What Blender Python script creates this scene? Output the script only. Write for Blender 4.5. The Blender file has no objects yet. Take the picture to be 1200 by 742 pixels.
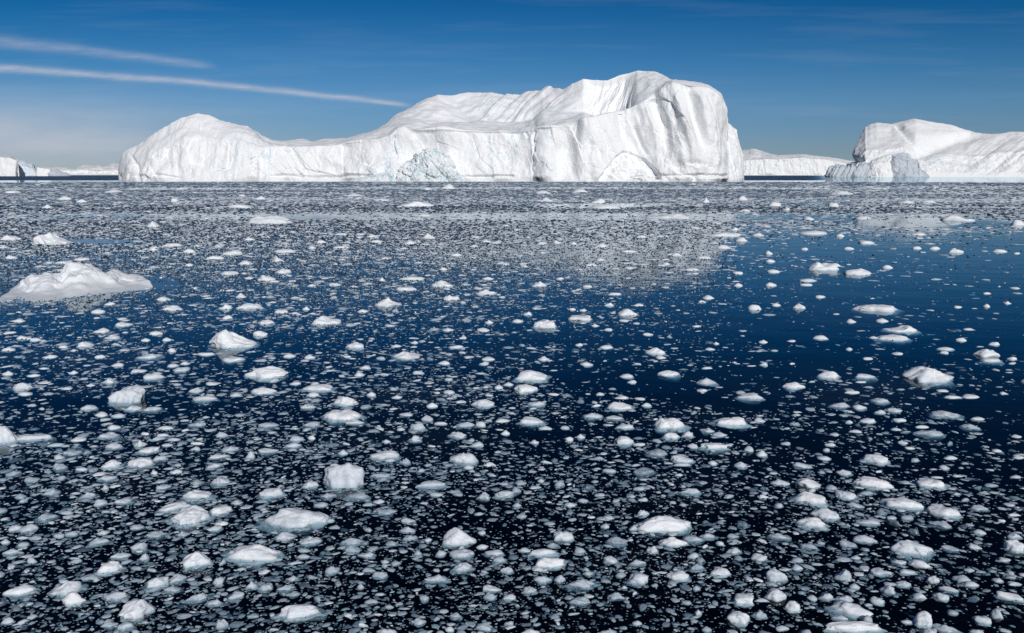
# Icebergs and brash ice seen from a small boat. All geometry and materials are made here.
DENS = 1.0
WB1, WB2 = 0.014, 0.0022
SUNE = 3.15
SKYS = 0.07
SKYSAT = 1.1
SKYOZ = 1.5
SUNAZ = 19
NFILM = 430000
SKYT = [(.33,.43,.62), (.36,.45,.62), (.34,.55,.74), (.20,.51,.73), (.050,.40,.66), (.03,.25,.44), (.03,.16,.28), (.3,.45,.6)]
EXPO_V = 0.0
USE_DN = False

DATA = """# cx yb w h type profile tone label
54 289 56 19 j 38954321 1 jagged white floe with two close humps and a flat tail in open blue water
311 264 60 13 j 69778886 1 long lumpy white floe with a flat pale shelf on one end
486 243 50 8 j 14688762 1 low ribbed white floe on a thin flat shelf before the big iceberg
787 257.5 60 8 d 12358742 1 broad low cone of snow white ice inside the iceberg reflection
852 278 45 5 f 22344332 1 long thin flat floe at the edge of the iceberg reflection
971 318.5 40 13 j 36954763 1 spiky topped white floe in the open blue water
1010 323.5 35 10 j 35667542 1 bumpy white floe beside the spiky topped floe
1130 260 42 9 d 27974443 1 smooth white floe with a tapering tail on the pale calm patch
990 229.5 32 8 j 34787654 0.8 bluish jagged floe among distant brash off the far flat iceberg
267 411 60 31 d 1368997643322 1 tall knobbly white chunk with a pale blue skirt under the water
303 395 20 9 d 38964 1 small humped chunk touching the tall knobbly one
142 475 46 27 c 35788997 0.8 big smooth grey white slab with a broad flat top
307 446 56 21 j 35788652 1 wide crumbly white chunk with a ragged top
306 463 32 11 d 678874 1 flat topped pillow of ice in front of the wide crumbly chunk
381 382 36 14 d 59754431 1 rounded chunk with a knob at one end and a low tail
453 361 34 14 p 23794321 1 white chunk with a central hump in a flat brim
476 422 38 13 p 12594321 1 small perfect pyramid of ice on a submerged blue foot
519 337.5 31 11 p 14797421 1 low white pyramid standing in blue water before the iceberg
623 447.5 42 17 d 37998764 1 smooth turtle backed dome of white ice
616 461.5 31 13 d 4889865 1 soft mound of white ice right in front of the turtle backed dome
639 386 30 13 j 5656789 1 white chunk with a ragged top rising to one corner
737 371 25 11 p 248962 1 stubby white peak in dark blue water
770 416 25 10.5 p 137942 1 crisp little white tent shaped peak
785 441.5 29 9 j 467764 1 flat chunk with a crumbly crest of small teeth
1035 367 57 11 f 6878788776 1 very long flat floe with bumps at one end in open water
1061 390.5 42 11 f 33333963 1 flat floe with one knob, lying behind a thin oval floe
1052 400 40 9 f 5667765 1 thin oval floe lying just in front of the knobbed floe
1162 420 29 13 j 5797875 1 chunky crumbling cube of ice on a submerged blue foot
1165 424.5 24 5 f 4664 1 thin flat plate in front of the crumbling cube
1101 451 66 26 w 4899886421 0.95 large angular block with a sloping flat top and submerged blue edges
975 444.5 27 11.5 p 147742 1 small ragged peak in nearly clear dark water
933 456 28 10 d 476776 1 lumpy low bun of ice in nearly clear dark water
2 522 26 26 c 79985 0.85 tall pale block cut off by the picture edge
397 494 49 17 j 4686655766 1 wide rough white chunk bristling with small lumps
403 476 30 14 j 379642 1 knobbly peak just beyond the wide rough chunk
566 478 30 13 d 577864 0.85 glassy rounded lump with a clear rim
399 577 54 41 c 78888999 0.78 huge pale square block with a cloudy blue submerged side
342 622 82 31 w 8999888776 0.85 largest near slab, flat grey top with one corner raised
216 618 47 28 c 47889986 0.9 angular boulder of ice with broken facets
202 599 39 12 d 357886 0.8 smooth elongated slab leaning behind the angular boulder
256 604 27 13 d 688886 0.9 smooth pebble shaped chunk touching the angular boulder's far side
292 660 68 28 l 5787788653 0.9 long rounded loaf of bright ice with a ragged rim
224 667 38 28 p 13579842 0.85 sharp sail shaped fin of ice with wet sparkles
153 730 43 31 d 46899875 0.9 fat egg shaped chunk tilted with a crumbly crest
144 739 22 11 w 4665 0.6 flat grey sliver tucked under the egg shaped chunk
347 727 53 24 d 58999985 0.85 smooth oval cushion of ice with combed surface
538 642 43 30 p 4699853 0.85 glittering pyramid with a knobbly sparkling face
541 655 32 13 d 688866 0.65 dull smooth cushion directly in front of the glittering pyramid
781 626 74 27 w 3799887654 1 long white whaleback wedge sloping down to one end
791 641 34 14 w 4799643 1 rough edged wedge in front of the whaleback
70 700 37 22 j 23479985 0.85 diagonal rough chunk leaning away from a crumbly lump
82 711 29 21 j 479974 0.95 crumbly lump with a small crown, leaning on the diagonal chunk
17 699 37 14 d 367754 0.95 leaf shaped white floe with a grainy top
124 673 29 18 l 887799 0.9 bone shaped chunk with a waist in the middle
131 705 30 15 w 456788 0.65 flat grooved slab of dull grey ice
181 690 26 17 c 57898 0.8 frosted block beside a small twin piece
160 549.5 31 16 c 688998 0.85 boxy grey white chunk with rounded corners
127 549 23 12 w 46885 0.9 faceted white wedge beside the boxy chunk
171 532 26 10 d 46887 0.9 smooth tilted bean of ice beyond the boxy chunk
227 586.5 35 15 j 55875444 0.85 stepped chunk with a knob at its back
35 517 43 10 l 5776667 0.8 long ragged raft of frozen together lumps
787 504 38 18 j 69766886 1 craggy chunk with a notch between two crests
788 515 21 10 d 57775 0.95 neat bun of ice in front of the notched craggy chunk
860 500.5 38 15 d 8799998 1 rounded boulder with a smaller bump on its shoulder
838 527 33 9 f 67766 0.9 straight flat bar of ice
733 522 24 13 c 68874 0.9 clear topped lump with a bright wet spot
771 536 27 12 j 47875 0.5 cloudy glass like lump half under water
756 558 28 12 d 57875 0.4 dim blue lump barely breaking the surface
801 543 28 11 w 88765 0.85 folded chunk with a thin plate below it
623 498 31 12 w 88764 0.85 tilted plank of ice sloping down at one end
728 481 31 12 j 59876544 1 rough chunk with a square corner sticking up
543 545 37 19 l 3345689 0.8 diagonal club shaped piece widening at the far end
449 540 38 14 w 45667888 0.75 pointed slab with a crumbly thick end
504 572 38 10 w 44678765 0.7 thin spindle of ice with sharp ends
315 584 30 14 l 456689 0.85 chunk with one upturned corner near the largest slab
370 459 38 11 d 4666676 0.9 low long loaf with a speckled top
21 458 24 11 w 39863 0.85 small faceted roof shaped piece
1028 573 48 16 j 5677666787 1 long toothed loaf of bright ice with a small ball behind it
1096 573 32 15 c 567699 0.95 chunk rising to a blunt square end
951 574 32 16 w 7998642 0.95 smooth ramp of ice sloping down to a point
954 592 39 18 j 499876665 1 rough mound with a sharp horn at one side
994 586 26 12 c 78787 0.85 blocky wet chunk beside the rough horned mound
971 610 35 17 d 578875 0.85 round dull boulder touching a brighter twin
955 619 34 17 d 5799865 1 bright round boulder touching a duller twin
1063 597 50 16 l 7787889875 0.95 long lumpy loaf with a pinched end
1112 607 38 15 w 5878975 0.9 crisp edged piece with a raised corner, near the pinched loaf
1031 544 29 13 d 789876 0.95 plain bright pebble alone in a dark gap
1075 652 52 21 w 8999877654 0.85 long slanting log of ice with a shaggy upper edge
1081 666 26 12 d 478987 0.9 pointed almond shaped chunk below the slanting log
1003 723 50 20 j 4899876543 0.9 shaggy grey mound heaped with ice crumbs
1003 742 72 16 l 5788888778 0.95 long straight beam of ice along the bottom of the picture
1085 736 21 21 c 899987 0.85 upright barrel shaped block
913 684 27 21 p 688765 0.7 dull grey block with a pointed corner
912 707 27 20 c 789976 0.9 bright smooth cube rounded at the corners
931 718 18 16 c 6897 0.9 smaller knuckle of ice beside the bright smooth cube
868 734 30 20 c 789875 0.9 bright bulbous lump with a flat wet top
874 710 25 16 c 67899 0.85 bowl shaped block with a flat rim
645 667 38 17 d 8976777 0.95 thick pillow of ice under a thin overlapping plate
637 652 34 10 f 467876 0.85 thin plate of ice overlapping a pillow shaped one
661 636 27 17 w 99764 0.85 white scoop shaped chunk with a ragged lip
796 681 29 15 d 578987 0.85 smooth potato shaped chunk with a bright dimple
750 686 25 17 c 68986 0.8 frosted lump with a pointed corner
846 676 25 13 j 57975 0.9 crumb topped chunk with a little white tuft
1193 648 22 17 c 8899 0.9 half seen bright block at the picture edge
1187 704 30 11 w 86555 0.9 flat board shaped piece at the picture edge
"""
SMALL = """198 290 27 6 f;177 294 14 5 d;220 297 17 6 f;249 305 24 6 f;270 300 27 7 f;285 310.5 21 6 f;265 323 25 6 f;177 267 23 9 p;52 245 13 6 d;128 226 25 5 j;72 234.5 20 4 f;94 238 14 5 d;203 237.5 12 6 j;8 282.5 24 8 d;10 304 17 6 d;90 306 25 5 f;70 309.5 17 4 f;283 231 12 4 d;10 227 20 4 f;221 312 12 4 d;276 244 38 2.5 f;291 282 14 5 d
525 222 20 7 p;499 223 18 4 d;502 281 20 9 p;479 286.5 18 6 d;497 254 19 5 d;331 297 29 6 f;323 308 19 9 p;329 321 21 7 j;310 330 23 9 d;482 329 33 6 f;475 341 28 6 f;399 291.5 22 4 f;399 276 18 3.5 f;435 278.5 15 4 d;439 285 17 4.5 d;376 285.5 14 4.5 d;365 292 12 4 d;569 284.5 15 5 p;556 290 13 4 d;534 300.5 16 4 f;571 328 16 4.5 d;519 317 15 4.5 d;447 330 9 6 d;413 231 27 5 j;446 235.5 23 3 f;304 234 14 5 d;390 335 21 4 f
640 237 24 6 p;701 239 20 7 d;681 226 21 5 d;636 227.5 24 5 d;828 238.5 10 8 p;872 235 14 6 j;708 245.5 50 4 f;870 283.5 16 6 j;850 292 20 6 j;706 290 20 5 d;739 296.5 25 3.5 f;794 300.5 14 5 d;826 303.5 19 4 f;653 286 11 4.5 d;672 287 10 4 d;635 287 13 4.5 d;812 317.5 20 4 f;739 315.5 17 4 d;632 336.5 20 8 d;692 312 19 4 f;704 306 11 4 d;782 311 11 4 d;866 321.5 15 4 f;866 336 12 5 d;862 270.5 11 5 j;890 277 16 5 d;873 248.5 18 4 d;656 328 11 3.5 d;688 337 13 3.5 f;752 279 13 4 d
1123 297 21 7 j;1175 296 19 4.5 f;1196 265 16 8 j;956 275 35 4 f;1014 257 20 4 f;1018 286 19 4.5 f;1065 239 23 5 d;1091 238 18 4 d;910 242 18 6 d;979 242.5 14 6 j;950 258 16 4.5 d;923 247.5 11 5 p;1078 276 18 4.5 d;1076 292 13 3.5 f;1098 292.5 15 4 f;996 292.5 12 3.5 f;908 320 18 5 d;1042 315 14 5 j;949 330.5 24 3.5 f;946 335 16 3.5 f;905 336 15 6 d;904 307.5 12 4 f;902 298.5 10 5 d;986 278 11 4.5 j;944 293 9 3 f
188 353 20 6 d;198 365 27 9 d;262 363 19 8 d;291 363.5 35 10 j;281 349.5 15 7 d;112 367.5 18 6 d;127 358 15 5 d;17 378 20 6 d;116 390.5 19 7 d;141 383 22 7 d;129 398 21 7 d;97 407.5 21 9 p;24 398 16 6 d;7 412 18 7 d;39 400 14 5 d;170 421 28 8 d;135 430 16 6 d;176 445 28 9 f;55 420.5 19 6 w;180 393 20 6 f;168 400.5 14 5 d;194 400 13 5 d;265 374.5 13 6 d;270 425 28 8 f;125 450 18 9 p;6 440.5 14 7 d;26 464 19 6 d;210 436 21 7 d;201 430.5 14 5 d;216 427.5 13 5 d;160 437 20 6 w;247 452 21 6 w;227 461 19 8 d;237 470 31 7 f;274 465 16 6 d;200 413 11 6 d;75 457 17 5 d;49 450.5 18 5 w;36 442 17 5 d;84 438.5 12 5 d;104 453.5 12 5 d;72 408 12 4 d;115 420 14 5 d;239 417 22 4.5 f
528 353 23 9 j;569 346.5 29 9 d;328 367.5 18 6 j;424 366.5 14 5 d;309 381 23 8 d;415 409 24 10 w;520 427.5 15 6 d;464 407 14 4.5 d;338 419.5 17 7 p;362 421 14 6 d;427 433 16 6 d;420 441.5 14 7 d;365 465.5 17 7 d;464 467.5 15 6 p;525 462 16 6 j;572 423 17 5.5 j;567 428 12 5 d;584 456 12 6 d;596 452.5 13 6 d;490 438.5 15 5 w;534 408.5 19 5 w;566 389 17 6 d;524 388.5 18 6 d;573 379.5 12 6 p;542 397.5 10 4.5 d;485 403 9.5 4 d;434 465 12 7 d;358 363.5 10 5 d;345 451 15 4 f
681 377 31 9 f;698 383 11 4 d;714 359 13 5.5 d;749 359 14 4 d;831 351 16 6 d;823 355 11 4 d;886 364 17 8 j;896 402.5 12 5 j;721 346 19 3.5 f;711 409 17 5.5 f;775 421 14 5 d;688 429 17 6 p;637 423 16 7 p;734 443 19 6 d;741 449.5 13 5.5 d;830 451.5 25 10 j;824 459.5 14 5 d;881 469 33 11 w;713 388 12 4 f;679 405.5 11 4 w;618 370 13 6 d;607 378 14 5 d;833 410.5 12 4 d;840 404 8 4 p;760 393.5 14 4.5 w;829 432.5 14 3.5 f;704 463.5 12 4 d;649 464 15 4 f;729 468 18 5 w;750 469 14 4 f;684 365 11 4 d;670 364 11 4 d
939 363 17 8.5 j;963 398 19 6 f;1036 378 16 6 j;1000 378.5 14 5.5 p;963 349.5 14 4 f;911 359 13 4 f;1129 400.5 14 5.5 d;1111 411 22 5 f;1109 415 12 4 f;1168 405 14 5 w;1188 422 12 5 d;1016 443.5 26 6.5 f;1019 422 14 4 f;996 410.5 9 4 d;1054 416 15 4 w;929 401 12.5 3 f;1026 397 13 4 p;1120 467.5 21 4.5 f;1141 467.5 23 6 f;1106 459.5 15 3.5 f;1034 473 23 8 j;1000 461.5 20 3.5 f;1010 449 14 3 f;1178 462.5 10 4 d;1182 356.5 10 4 d;1124 361 11 3 f;1158 360.5 9 5 j;1137 387 13 2.5 f;1158 345 11 3 f
153 482 21 8 w;175 482 23 7 j;116 489 17 8 d;135 489.5 18 6 d;129 504 19 7.5 d;123 514.5 25 10 j;130 527 20 9.5 j;161 525 18 11 p;185 541 18 9 j;82 534.5 24 8 w;66 552 19 11 w;12 558 19 8 d;93 552 18 5.5 f;122 564.5 24 9 w;56 582 22 11 c;99 585 19 10 d;115 594 17 11 c;142 591 21 8 w;228 500.5 23 7 d;101 481.5 21 9 j;192 504 20 6 f;189 512 14.5 5 j;256 569.5 24 13 w;276 592 15 8 d;229 569 18 8 p;190 574 20 7.5 d;204 556 16 7 d;255 537.5 26 6.5 w;267 530 22 9 d;249 549 21 8 d;258 513 16 9 j;292 538 12 11 d;230 521.5 18 4.5 f;228 528 13 6 d;202 517 16 5 d;194 524 15 5.5 d;64 523.5 19 5 f;89 518 20 7 w;66 539 14 8 d;34 565 19 7 w;21 585 14 8 d;179 556.5 10 6.5 d;121 574.5 10 8.5 p
359 480 20 8.5 d;363 501 21 7.5 f;313 501 27 7 f;415 498 25 8 d;347 518 18 9 d;342 525 20 8 d;364 515.5 11 6.5 d;313 531 26 7 w;401 533.5 14 8 p;474 545 15 10 j;445 560.5 25 7 w;419 585 30 9 d;383 584.5 22 9 p;362 573 21 12 j;489 505 19 11.5 c;486 518 17 9.5 p;500 494.5 16 9 d;506 478 14.5 7.5 d;475 488 17 6 d;516 498 18 5 w;545 501 24 8 d;563 500.5 13 8 c;535 514.5 24 11 j;559 525 18 9.5 w;511 582 18 6.5 w;591 585 25 14 c;566 587 17 12 c;574 547 16 6.5 d;549 550 14 7 d;452 604 28 9 d;375 594.5 18 7.5 d;443 591 15 7 d;536 582 14 6.5 d;590 495.5 20 6.5 w;453 519.5 10.5 5.5 d;592 510 12 7 d
639 504 18 6 d;733 503.5 22 9 j;750 523 15 5 w;800 546.5 22 5 f;845 512 19 7 d;830 507.5 18 8 p;812 525.5 14 7 d;806 513 15 10 d;696 490.5 24 8.5 j;721 492.5 23 7 d;758 477 13 6 d;810 579 25 8 f;714 554 19 6 w;749 575 16 5.5 f;740 584 12 5 d;656 570.5 13 9 c;870 549 18 9 p;879 530 12 8 d;894 535.5 15 9 d;836 545 12.5 6 d;796 558 10 4 d;629 476 25 7 f;667 518 11 7 c;681 514 11 7 p;610 569 16 8 d;634 566 10 6 d;605 578 13 9 d;683 589 15 6.5 w;627 520.5 11.5 6 d;892 495.5 14 7 j;606 595 12 8 d
987 478 24 7.5 w;1010 480 18 7 d;1050 483.5 22 7 d;1033 485 14 6 w;1114 490 35 10 w;1147 492.5 20 4.5 f;1056 494.5 19 6 j;1019 496 20 7 w;1140 503.5 24 8 p;1092 511.5 37 9 w;1082 502 18 4.5 f;1004 507.5 15 5 d;979 511 12.5 4.5 d;943 549.5 24 9 w;967 539.5 18 6.5 j;992 557.5 20 9 j;917 570 24 11 w;976 574.5 15 8 d;1005 596 22 9 w;1017 580 18 5.5 f;1151 599 20 8 c;1164 571 17 6 w;1116 539 18 6 f;1060 521 13 6 d;1068 527 13 4 f;1109 551 14 7 d;1124 559.5 13 4.5 w;1170 530 12 4.5 d;1196 538 14 5 d;1192 561 14 5 d;1194 513.5 14 5 d;1052 505 13 4.5 d;922 522 13 5 w;974 523 14 5 w;970 529 10 4.5 d
51 611 25 12 j;30 624 23 12 w;15 623 17 9 w;113 639 23 10 d;205 683 22 12 j;160 646 20 13 w;181 631 26 10 l;139 655 25 9 d;119 627 16 7.5 d;228 706 27 12 w;200 695 22 10 d;249 710 20 9 w;258 738 16 14 c;104 682 21 9 d;35 661 14 10 d;254 687 15 12 c;275 703 20 11 w;213 630 16 10 d;81 628 18 7 w;158 621 17 8 w;249 623 19 8 d;10 650 20 8 d;24 641 15 7 d;3 638 13 7 d;6 732 14 9 d;126 736 21 8 w;167 657 12 10 w;293 691 15 11 w
333 635 29 15 p;362 639 29 12 d;412 640 30 12 w;411 649 23 12 d;388 674 19 12 w;579 652 25 10 d;586 660 18 10 d;542 670 25 13 d;477 625 21 10 d;478 613.5 19 8 d;480 634 19 9.5 d;510 683 30 12 l;444 679 20 11 c;428 654 22 9 w;309 694 19 12 c;333 693.5 23 10 d;341 682 17 9 d;356 648 19 7 d;355 655 17 7 d;577 694 25 10 w;574 704 17 11 c;489 734 21 12 d;567 740 21 11 c;534 725 16 9 d;497 705 12 9 c;458 640 17 7 d;431 671 16 7.5 d;435 708 18 6.5 w;450 661 13 7 d;342 700 18 8 d;422 691 9 8 c;526 741 13 9 d;391 620.5 15 6.5 d;452 745 28 10 j;517 652 14 9 d;565 644 16 8 d;594 673 17 11 c;597 704 17 9 d;564 627 11 6 d
648 643 16 9 d;725 640 27 13 w;814 636 26 10 l;830 632 20 9 d;680 649 14 9.5 c;765 649 14 11 c;813 655 14 9 w;716 661 18 11 c;748 662.5 22 8 w;723 704 22 12 d;728 677.5 15 8 c;818 669 18 11 d;861 649.5 19 9 d;860 631 15 7 d;636 684 25 11 d;656 684 15 12 c;682 690 35 14 w;690 675 17 8 w;621 696 17 10 d;680 710 27 12 c;891 659 21 12 c;805 709 14 6 f;747 733 12 7 d;819 721 9 8 d;817 692 10 7 d;644 616 15 6 d;709 619.5 12 7 d;742 622 11 8 d;615 647.5 16 7 d;611 608 15 7 d;622 744 24 9 d;713 745 23 9 d;892 725 17 12 d;829 741 13 8 d
916 632 28 9 p;949 643 23 7.5 d;1017 637 28 11 w;996 642 22 10 w;1055 662 19 8 d;1036 676 26 12 j;1065 673 20 7 d;991 682 22 16 c;1043 697 19 14 w;1061 689 19 10 d;1096 684.5 15 11 c;1130 683 23 11 w;1141 688 18 8 w;1145 645 18 9.5 d;1117 646.5 22 9 w;1105 619.5 27 12 d;1065 610 17 8 j;1019 615 30 8 w;1150 627 17 8 d;1192 632 17 9 d;1080 704.5 19 12 c;1106 705 19 12 c;1031 710 18 11 c;992 706 22 10 w;1154 732 22 12 c;1171 726 14 13 c;1113 743 34 13 w;1093 745 17 10 d;1004 656 13 6 d;936 659.5 15 8 d;936 669 14 9 d;1119 721.5 14 8 d;1171 683 14 7 d;1180 659 17 7 d;1138 671 14 6 d;918 739.5 17 7 d;1064 731.5 15 6 d;1114 694 24 8 w;1018 730 12 10 c;953 704.5 14 8 d;970 704 17 12 c;1003 691 14 9 d;985 727 22 8 d;1147 744 18 8 d
"""
import bpy, math, random
import numpy as np
from mathutils import Vector
rng = np.random.default_rng(7)
random.seed(7)
D2R = math.radians
S = bpy.context.scene
COL = S.collection

# ------------------------------------------------------------------ camera
F = 933.0; HOR = 204.3; HCAM = 5.0
PITCH = math.atan((371 - HOR) / F)
cp, sp = math.cos(PITCH), math.sin(PITCH)
cam_d = bpy.data.cameras.new('camera'); cam = bpy.data.objects.new('camera', cam_d); COL.objects.link(cam)
cam_d.sensor_width = 36.0; cam_d.lens = 36.0 * F / 1200.0
cam_d.clip_start = 0.5; cam_d.clip_end = 200000
cam.location = (0, 0, HCAM); cam.rotation_euler = (math.pi / 2 - PITCH, 0, 0)
S.camera = cam

def uv(px, py):
    t = (371.0 - np.asarray(py, float)) / F
    k = cp + t * sp
    return (np.asarray(px, float) - 600.0) / F / k, (-sp + t * cp) / k
def ground(px, py, z=0.0):
    u, v = uv(px, py)
    Y = (z - HCAM) / v
    return u * Y, Y
def project(X, Y, Z):
    z = Z - HCAM
    f = Y * cp - z * sp
    up = Y * sp + z * cp
    return 600 + F * X / f, 371 - F * up / f

# ------------------------------------------------------------------ noise
_p = rng.permutation(256); PERM = np.concatenate([_p, _p, _p])
G3 = rng.normal(size=(256, 3)); G3 /= np.linalg.norm(G3, axis=1)[:, None]
def perlin(x, y, z):
    xi = np.floor(x).astype(np.int64); yi = np.floor(y).astype(np.int64); zi = np.floor(z).astype(np.int64)
    xf, yf, zf = x - xi, y - yi, z - zi
    xi &= 255; yi &= 255; zi &= 255
    f = lambda t: t * t * t * (t * (t * 6 - 15) + 10)
    u, v, w = f(xf), f(yf), f(zf)
    def g(i, j, k):
        h = PERM[PERM[PERM[(xi + i) & 255] + ((yi + j) & 255)] + ((zi + k) & 255)]
        q = G3[h]
        return q[..., 0] * (xf - i) + q[..., 1] * (yf - j) + q[..., 2] * (zf - k)
    a = g(0,0,0) + u * (g(1,0,0) - g(0,0,0)); b = g(0,1,0) + u * (g(1,1,0) - g(0,1,0))
    c = g(0,0,1) + u * (g(1,0,1) - g(0,0,1)); d = g(0,1,1) + u * (g(1,1,1) - g(0,1,1))
    ab = a + v * (b - a); cd = c + v * (d - c)
    return 1.5 * (ab + w * (cd - ab))
def fbm(x, y, z, sc, octs=4, gain=0.5, ridged=False, off=0.0):
    t = 0; a = 1.0; f = 1.0 / sc
    for i in range(octs):
        n = perlin(x * f + off + 17.3 * i, y * f + off * 1.7, z * f + 5.1 * i + off)
        t = t + a * ((1 - 2 * np.abs(n)) if ridged else n)
        a *= gain; f *= 2.03
    return t
_GH = rng.normal(size=(256, 3)); _JH = rng.random((256, 3))
def facets(x, y, z, sc, off=0.0):
    """Planar cells: the nearest jittered cell centre gives each point a plane of its own, so cell borders are crisp breaks."""
    p = np.stack([x, y, z], -1) / sc + off; c = np.floor(p).astype(np.int64)
    best = np.full(x.shape, 9e9); val = np.zeros(x.shape)
    for i in (-1, 0, 1):
        for j in (-1, 0, 1):
            for k in (-1, 0, 1):
                q = c + np.array([i, j, k]); h = PERM[PERM[PERM[q[..., 0] & 255] + (q[..., 1] & 255)] + (q[..., 2] & 255)]
                dv = p - (q + _JH[h]); d2 = (dv * dv).sum(-1); m = d2 < best
                best = np.where(m, d2, best); val = np.where(m, (dv * _GH[h]).sum(-1) + .35 * _GH[h][..., 1], val)
    return val
def sstep(a, b, x):
    t = np.clip((x - a) / (b - a + 1e-12), 0, 1); return t * t * (3 - 2 * t)

# ------------------------------------------------------------------ node helpers
def mat(name):
    m = bpy.data.materials.new(name); m.use_nodes = True
    nt = m.node_tree; nt.nodes.clear()
    return m, nt, nt.nodes, nt.links
def nd(ns, t, **kw):
    n = ns.new(t)
    for k, v in kw.items():
        if k.startswith('i_'):
            n.inputs[k[2:].replace('_', ' ')].default_value = v
        else: setattr(n, k, v)
    return n
def math_n(nt, op, a, b=None, c=None, clamp=False):
    n = nt.nodes.new('ShaderNodeMath'); n.operation = op; n.use_clamp = clamp
    for i, v in enumerate((a, b, c)):
        if v is None: continue
        if isinstance(v, (int, float)): n.inputs[i].default_value = v
        else: nt.links.new(v, n.inputs[i])
    return n.outputs[0]
def ramp(nt, fac, stops):
    r = nt.nodes.new('ShaderNodeValToRGB'); nt.links.new(fac, r.inputs[0])
    els = r.color_ramp.elements
    els[0].position = stops[0][0]; els[0].color = (*stops[0][1], 1)
    els[1].position = stops[-1][0]; els[1].color = (*stops[-1][1], 1)
    for p, c in stops[1:-1]:
        e = els.new(p); e.color = (*c, 1)
    return r.outputs[0]

# glacier ice of the big bergs: snow white with faint dirty and blue veins, fine bump
def ice_material(name, base, vein, scale, bump=0.6, streak=1.0, rough=0.6, veinpos=(0.60, 0.72)):
    m, nt, ns, lk = mat(name)
    out = ns.new('ShaderNodeOutputMaterial'); bs = ns.new('ShaderNodeBsdfPrincipled')
    lk.new(bs.outputs[0], out.inputs[0])
    geo = ns.new('ShaderNodeNewGeometry')
    mp = nd(ns, 'ShaderNodeMapping'); lk.new(geo.outputs['Position'], mp.inputs[0])
    mp.inputs['Scale'].default_value = (1 / scale, 1 / scale, streak / scale)
    n1 = nd(ns, 'ShaderNodeTexNoise', i_Scale=1.0, i_Detail=5.0, i_Roughness=0.55); lk.new(mp.outputs[0], n1.inputs['Vector'])
    n2 = nd(ns, 'ShaderNodeTexNoise', i_Scale=2.6, i_Detail=4.0, i_Roughness=0.55, i_Distortion=0.7); lk.new(mp.outputs[0], n2.inputs['Vector'])
    f = math_n(nt, 'SMOOTH_MAX' if False else 'MULTIPLY', n1.outputs[0], 1.0)
    c = ramp(nt, n2.outputs[0], [(0.0, tuple(b * 0.93 for b in base)), (0.5, base), (veinpos[0], base), (veinpos[1], vein), (1.0, vein)])
    vo = nd(ns, 'ShaderNodeTexVoronoi', feature='DISTANCE_TO_EDGE', i_Scale=1.1); 
    wv = nd(ns, 'ShaderNodeVectorMath', operation='MULTIPLY_ADD'); lk.new(n2.outputs['Color'], wv.inputs[0]); wv.inputs[1].default_value = (.9, .9, .9); lk.new(mp.outputs[0], wv.inputs[2]); lk.new(wv.outputs[0], vo.inputs['Vector'])
    n3 = nd(ns, 'ShaderNodeTexNoise', i_Scale=.35, i_Detail=2.0); lk.new(mp.outputs[0], n3.inputs['Vector'])
    line = math_n(nt, 'MULTIPLY', ramp(nt, vo.outputs['Distance'], [(0, (1,) * 3), (.035, (0,) * 3), (1, (0,) * 3)]), ramp(nt, n3.outputs[0], [(0, (0,) * 3), (.52, (0,) * 3), (.62, (1,) * 3), (1, (1,) * 3)]))
    mc = nd(ns, 'ShaderNodeMix', data_type='RGBA'); lk.new(math_n(nt, 'MULTIPLY', line, .75), mc.inputs[0]); lk.new(c, mc.inputs[6]); mc.inputs[7].default_value = (.42, .60, .68, 1)
    lk.new(mc.outputs[2], bs.inputs['Base Color'])
    bs.inputs['Roughness'].default_value = rough
    bs.inputs['Specular IOR Level'].default_value = 0.3
    b1 = nd(ns, 'ShaderNodeBump', i_Strength=bump, i_Distance=scale * 0.12); lk.new(f, b1.inputs['Height'])
    b2 = nd(ns, 'ShaderNodeBump', i_Strength=bump * 0.6, i_Distance=scale * 0.03); lk.new(n2.outputs[0], b2.inputs['Height'])
    lk.new(b1.outputs[0], b2.inputs['Normal']); lk.new(b2.outputs[0], bs.inputs['Normal'])
    return m
M_BERG = ice_material('glacier_snow', (0.87, 0.872, 0.87), (0.73, 0.80, 0.83), 14.0, 0.22, 0.5, veinpos=(0.62, 0.78))
M_DOME = ice_material('worn_blue_ice', (0.77, 0.80, 0.81), (0.42, 0.56, 0.62), 9.0, 0.8, 0.45, 0.45, (0.50, 0.70))
M_FAR = ice_material('far_snow', (0.86, 0.86, 0.85), (0.76, 0.81, 0.83), 40.0, 0.35, 0.6)
M_BLUE = ice_material('pale_blue_ice', (0.70, 0.75, 0.79), (0.52, 0.62, 0.70), 26.0, 0.5, 0.35, 0.5, (0.50, 0.70))
M_GREY = ice_material('grey_and_shaded_ice', (0.56, 0.60, 0.64), (0.36, 0.44, 0.52), 26.0, 0.6, 0.35, 0.5, (0.50, 0.70))  # buttress shade put into the colour; also serves the dark far berg

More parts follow.
